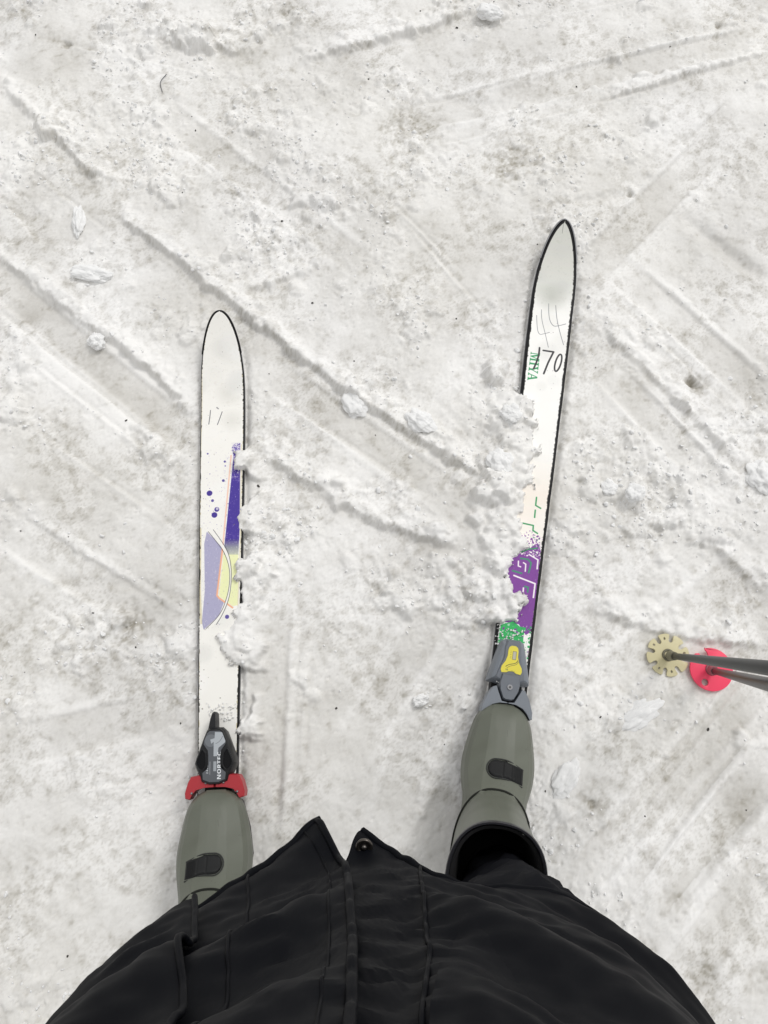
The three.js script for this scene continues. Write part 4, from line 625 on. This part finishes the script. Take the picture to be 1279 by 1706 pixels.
part('seam', tube(along(50, (t) => { const y = lerp(0.668, 1.2, t), p = phiOf(lut(edgeL, y) - 0.013, y); return L3(jacketAt(p, y, offL(p, y) + 0.0002)); }), 0.0009, 160, 6), cloth, person);
part('hem', tube(along(60, (t) => { const p = lerp(-0.225, -1.6, t); return L3(jacketAt(p, hemL(p), offL(p, 0.7))); }), 0.0034, 160, 8), cloth, person);
part('hem', tube(along(60, (t) => { const p = lerp(-0.08, 1.6, t); return L3(jacketAt(p, hemR(p), offR(p, 0.7))); }), 0.0034, 160, 8), cloth, person);
part('seam', tube(along(40, (t) => { const y = lerp(0.70, 1.15, t), x = lut([[0.70, 0.030], [0.74, 0.0276], [0.92, 0.0245], [1.0, 0.0165], [1.15, 0.012]], y), p = phiOf(x, y); return L3(jacketAt(p, y, offR(p, y) + 0.0008)); }), 0.0015, 140, 8), cloth, person);
part('seam', tube(along(40, (t) => { const y = lerp(0.715, 1.1, t), x = lut([[0.70, -0.106], [0.80, -0.095], [0.92, -0.085], [1.1, -0.07]], y), p = phiOf(x, y); return L3(jacketAt(p, y, offL(p, y) + 0.0005)); }), 0.0011, 140, 8), cloth, person);
// pocket edge standing off at the wearer's left of the frame
{
  const pe = (y) => lerp(-0.62, -0.47, clamp((y - 0.715) / 0.24)), o = (phi, y) => 0.009 * sst(-1.35, -0.7, phi) + 0.003;
  part('pocket_flap', grid(60, 80, (i, j) => { const y = lerp(lerp(0.762, 0.722, sst(0, 0.5, i)), 1.12, j), e = pe(y), p = lerp(e, -1.45, i); return L3(jacketAt(p, y, o(p, y) * (i > 0.02 ? 1 : 0.9))); }), cloth, person);
  part('pocket_edge', tube(along(50, (t) => { const y = lerp(0.762, 1.12, t), p = pe(y); return L3(jacketAt(p, y, o(p, y) - 0.001)); }), 0.0022, 140, 8), cloth, person);
  // a dark pointed flap on the other side
  const a0 = (y) => phiOf(lut([[0.845, 0.047], [0.9, 0.034], [1.0, 0.020], [1.12, 0.012]], y), y), a1 = (y) => phiOf(lut([[0.845, 0.0485], [0.9, 0.066], [0.96, 0.084], [1.12, 0.12]], y), y);
  part('pocket_flap', grid(40, 60, (i, j) => { const y = lerp(0.845, 1.12, j), p = lerp(a0(y), a1(y), i); return L3(jacketAt(p, y, 0.001 + 0.004 * Math.sin(Math.PI * i) * Math.min(1, j * 4))); }), cloth, person);
}
// snap on the right front corner
{
  const y = 0.682, p = phiOf(-0.0165, y), c = L3(jacketAt(p, y, offR(p, y) + 0.003)), g = new THREE.Group(); g.name = 'snap_button'; g.position.set(...c); g.rotation.x = -Math.PI / 2 + 0.45; person.add(g);
  part('snap_ring', new THREE.TorusGeometry(0.0056, 0.0016, 10, 32), std(0.10, 0.09, 0.08, 0.3, { metalness: 0.9 }), g);
  const d = part('snap_cap', new THREE.CylinderGeometry(0.0052, 0.0052, 0.0012, 24), std(0.03, 0.028, 0.026, 0.35, { metalness: 0.7 }), g); d.rotation.x = Math.PI / 2;
  const e = part('snap_stud', new THREE.SphereGeometry(0.0024, 16, 12), std(0.14, 0.13, 0.12, 0.3, { metalness: 0.9 }), g); e.position.z = 0.001;
}
for (const s of [-1, 1]) part('sleeve', sweep([[s * 0.17, 1.36, 0.265], [s * 0.245, 1.24, 0.29], [s * 0.275, 1.10, 0.30], [s * 0.24, 1.14, 0.20], [s * 0.19, 1.24, 0.12]], [0.085, 0.078, 0.072, 0.065, 0.052], 0.05, 20 + s), cloth, person);

// ---------- ski poles ----------
const shaftMat = std(0.012, 0.0145, 0.0145, 0.34, { specularIntensity: 0.38 }), gripMat = std(0.02, 0.02, 0.02, 0.6);
function bar(a, b, r0, r1, seg = 24) { const A = new THREE.Vector3(...a), B = new THREE.Vector3(...b), d = B.clone().sub(A), g = new THREE.CylinderGeometry(r1, r0, d.length(), seg, 1); g.applyQuaternion(new THREE.Quaternion().setFromUnitVectors(new THREE.Vector3(0, 1, 0), d.clone().normalize())); g.translate(...A.add(B).multiplyScalar(0.5).toArray()); return g; }
function makePole(label, base, mid, basketGeo, basketMat, y, hubMat, shaft) {
  const t = thing('ski_pole', label, 'ski pole', base, 0, 'the pair of ski poles');
  const d = new THREE.Vector3(mid[0] - base[0], mid[1] - base[1], mid[2] - base[2]).normalize(), at = (k) => d.clone().multiplyScalar(k).toArray();
  part('shaft', bar(at(0.03), at(0.44), 0.0051, 0.0092), shaft, t).userData = {};
  part('shaft_upper', bar(at(0.44), at(0.98), 0.0092, 0.0096), shaft, t);
  part('collar', bar(at(0.022), at(0.045), 0.0085, 0.0070), hubMat, t);
  const b = part('basket', basketGeo, basketMat, t); b.position.y = y;
  const h = part('hub', new THREE.TorusGeometry(0.0085, 0.0022, 10, 28), hubMat, t); h.rotation.x = Math.PI / 2; h.position.y = y + 0.004;
  part('tip', bar(at(-0.05), at(0.03), 0.0022, 0.0050), steel, t);
  part('grip', bar(at(0.98), at(1.10), 0.012, 0.016), gripMat, t);
  return t;
}
{
  // beige: eight lobes with slots between
  const o = []; for (let k = 0; k < 8; k++) { const c = k / 8 * 2 * Math.PI + 0.12; for (let i = -6; i <= 6; i++) { const a = c + i / 6 * 0.29, r = 0.0368 - 0.0018 * (Math.abs(i) / 6) ** 4; o.push([r * Math.cos(a), r * Math.sin(a)]); } const m = c + Math.PI / 8; for (const [da, r] of [[-0.115, 0.0300], [-0.14, 0.0265], [-0.10, 0.0235], [0, 0.0222], [0.10, 0.0235], [0.14, 0.0265], [0.115, 0.0300]]) o.push([r * Math.cos(m + da), r * Math.sin(m + da)]); }
  const holes = [0, 2, 3, 5, 6].map((k) => { const a = k / 8 * 2 * Math.PI + 0.12, p = new THREE.Path(); p.absellipse(0.0285 * Math.cos(a), 0.0285 * Math.sin(a), 0.0023, 0.0016, 0, 2 * Math.PI, true, a); return p; });
  const beige = std(0.64, 0.58, 0.35, 0.4);
  const [[x, z]] = [[0.490, -0.145]]; const y = hAt(x, z);
  makePole('ski pole with the beige notched basket, the upper of the two poles', [x, y + 0.002, z], [0.458, 0.43, -0.085], plate(o, 0.003, 0.0007, holes), beige, 0.001, std(0.16, 0.15, 0.10, 0.5), shaftMat);
  // pink: plain disc with a hooked bite and one hole
  const q = []; for (let i = 0; i <= 70; i++) { const a = lerp(100, 455, i / 70) * Math.PI / 180; if (a > 1.74 && a < 7.95) q.push([0.0365 * Math.cos(a), 0.0365 * Math.sin(a)]); }
  const bite = [[-0.0075, 0.0375], [-0.0078, 0.0335], [-0.0045, 0.029], [-0.003, 0.024], [-0.007, 0.019], [-0.013, 0.019], [-0.0165, 0.0235], [-0.018, 0.0275], [-0.0235, 0.0275]];
  const disc = []; for (let i = 0; i <= 64; i++) { const a = lerp(132, 132 + 329, i / 64) * Math.PI / 180; disc.push([0.0366 * Math.cos(a), 0.0366 * Math.sin(a)]); }
  const hole = new THREE.Path(); hole.absellipse(-0.0135, -0.0215, 0.0058, 0.0058, 0, 2 * Math.PI, true);
  const pink = std(0.93, 0.055, 0.13, 0.45);
  const [[x2, z2]] = [[0.560, -0.120]]; const y2 = hAt(x2, z2);
  makePole('ski pole with the bright pink round basket, the lower of the two poles', [x2, y2 + 0.002, z2], [0.477, 0.38, -0.0697], plate([...disc, ...bite], 0.0035, 0.0008, [hole]), pink, 0.004, std(0.30, 0.10, 0.12, 0.45), std(0.02, 0.012, 0.012, 0.32, { specularIntensity: 0.42 }));
}
// ---------- small litter on the snow ----------
{
  const mat = std(0.08, 0.08, 0.09, 0.8);
  const [[x, z], [xb, zb], [xc, zc]] = [[-0.465, -1.373], [-0.476, -1.352], [-0.470, -1.325]];
  const m = shade(new THREE.Mesh(tube([[x, hAt(x, z) + 0.002, z], [xb, hAt(xb, zb) + 0.003, zb], [xc, hAt(xc, zc) + 0.0015, zc]], 0.0007, 30, 6), mat)); m.name = 'twig'; m.userData = { label: 'tiny curved dark twig lying alone on the snow at upper left', category: 'twig' }; scene.add(m);
  const pts = [[-0.405, -1.268], [-0.396, -1.235], [-0.034, -1.366], [0.160, -1.510], [0.621, -1.451], [0.307, -0.958], [0.395, -1.008], [0.404, -0.688], [0.166, -0.485], [-0.141, -0.831], [-0.057, -0.702], [-0.652, -0.365], [-0.429, -0.158], [-0.494, 0.321], [-0.505, -0.216], [0.427, 0.116], [0.596, 0.107], [0.265, 0.077], [-0.410, -1.075], [-0.206, -1.011], [0.080, -1.549], [0.242, -1.569], [0.411, -1.346], [0.709, -0.666], [0.141, -0.794], [-0.016, -0.553], [-0.219, -0.676], [-0.230, -0.451], [-0.565, -0.354], [-0.343, -0.031], [-0.617, -0.116], [-0.081, -0.056], [0.101, 0.003], [0.365, -0.041], [0.546, -0.021], [0.223, 0.189], [-0.759, -1.482], [-0.483, -0.580]];
  const g = clodGeo(1, 9, 0.4), o = new THREE.Object3D(), im = shade(new THREE.InstancedMesh(g, std(0.05, 0.045, 0.04, 0.8), pts.length)); im.name = 'dirt_specks';
  pts.forEach(([a, b], i) => { const r = 0.0009 + 0.0013 * R0() ** 2; o.position.set(a, hAt(a, b) + 0.0006, b); o.rotation.set(R0() * 6, R0() * 6, R0() * 6); o.scale.set(r * (1 + R0()), r, r); o.updateMatrix(); im.setMatrixAt(i, o.matrix); });
  im.userData = { kind: 'stuff', label: 'tiny dark specks of grit scattered on the snow', category: 'grit' }; scene.add(im);
}
renderer.render(scene, camera);
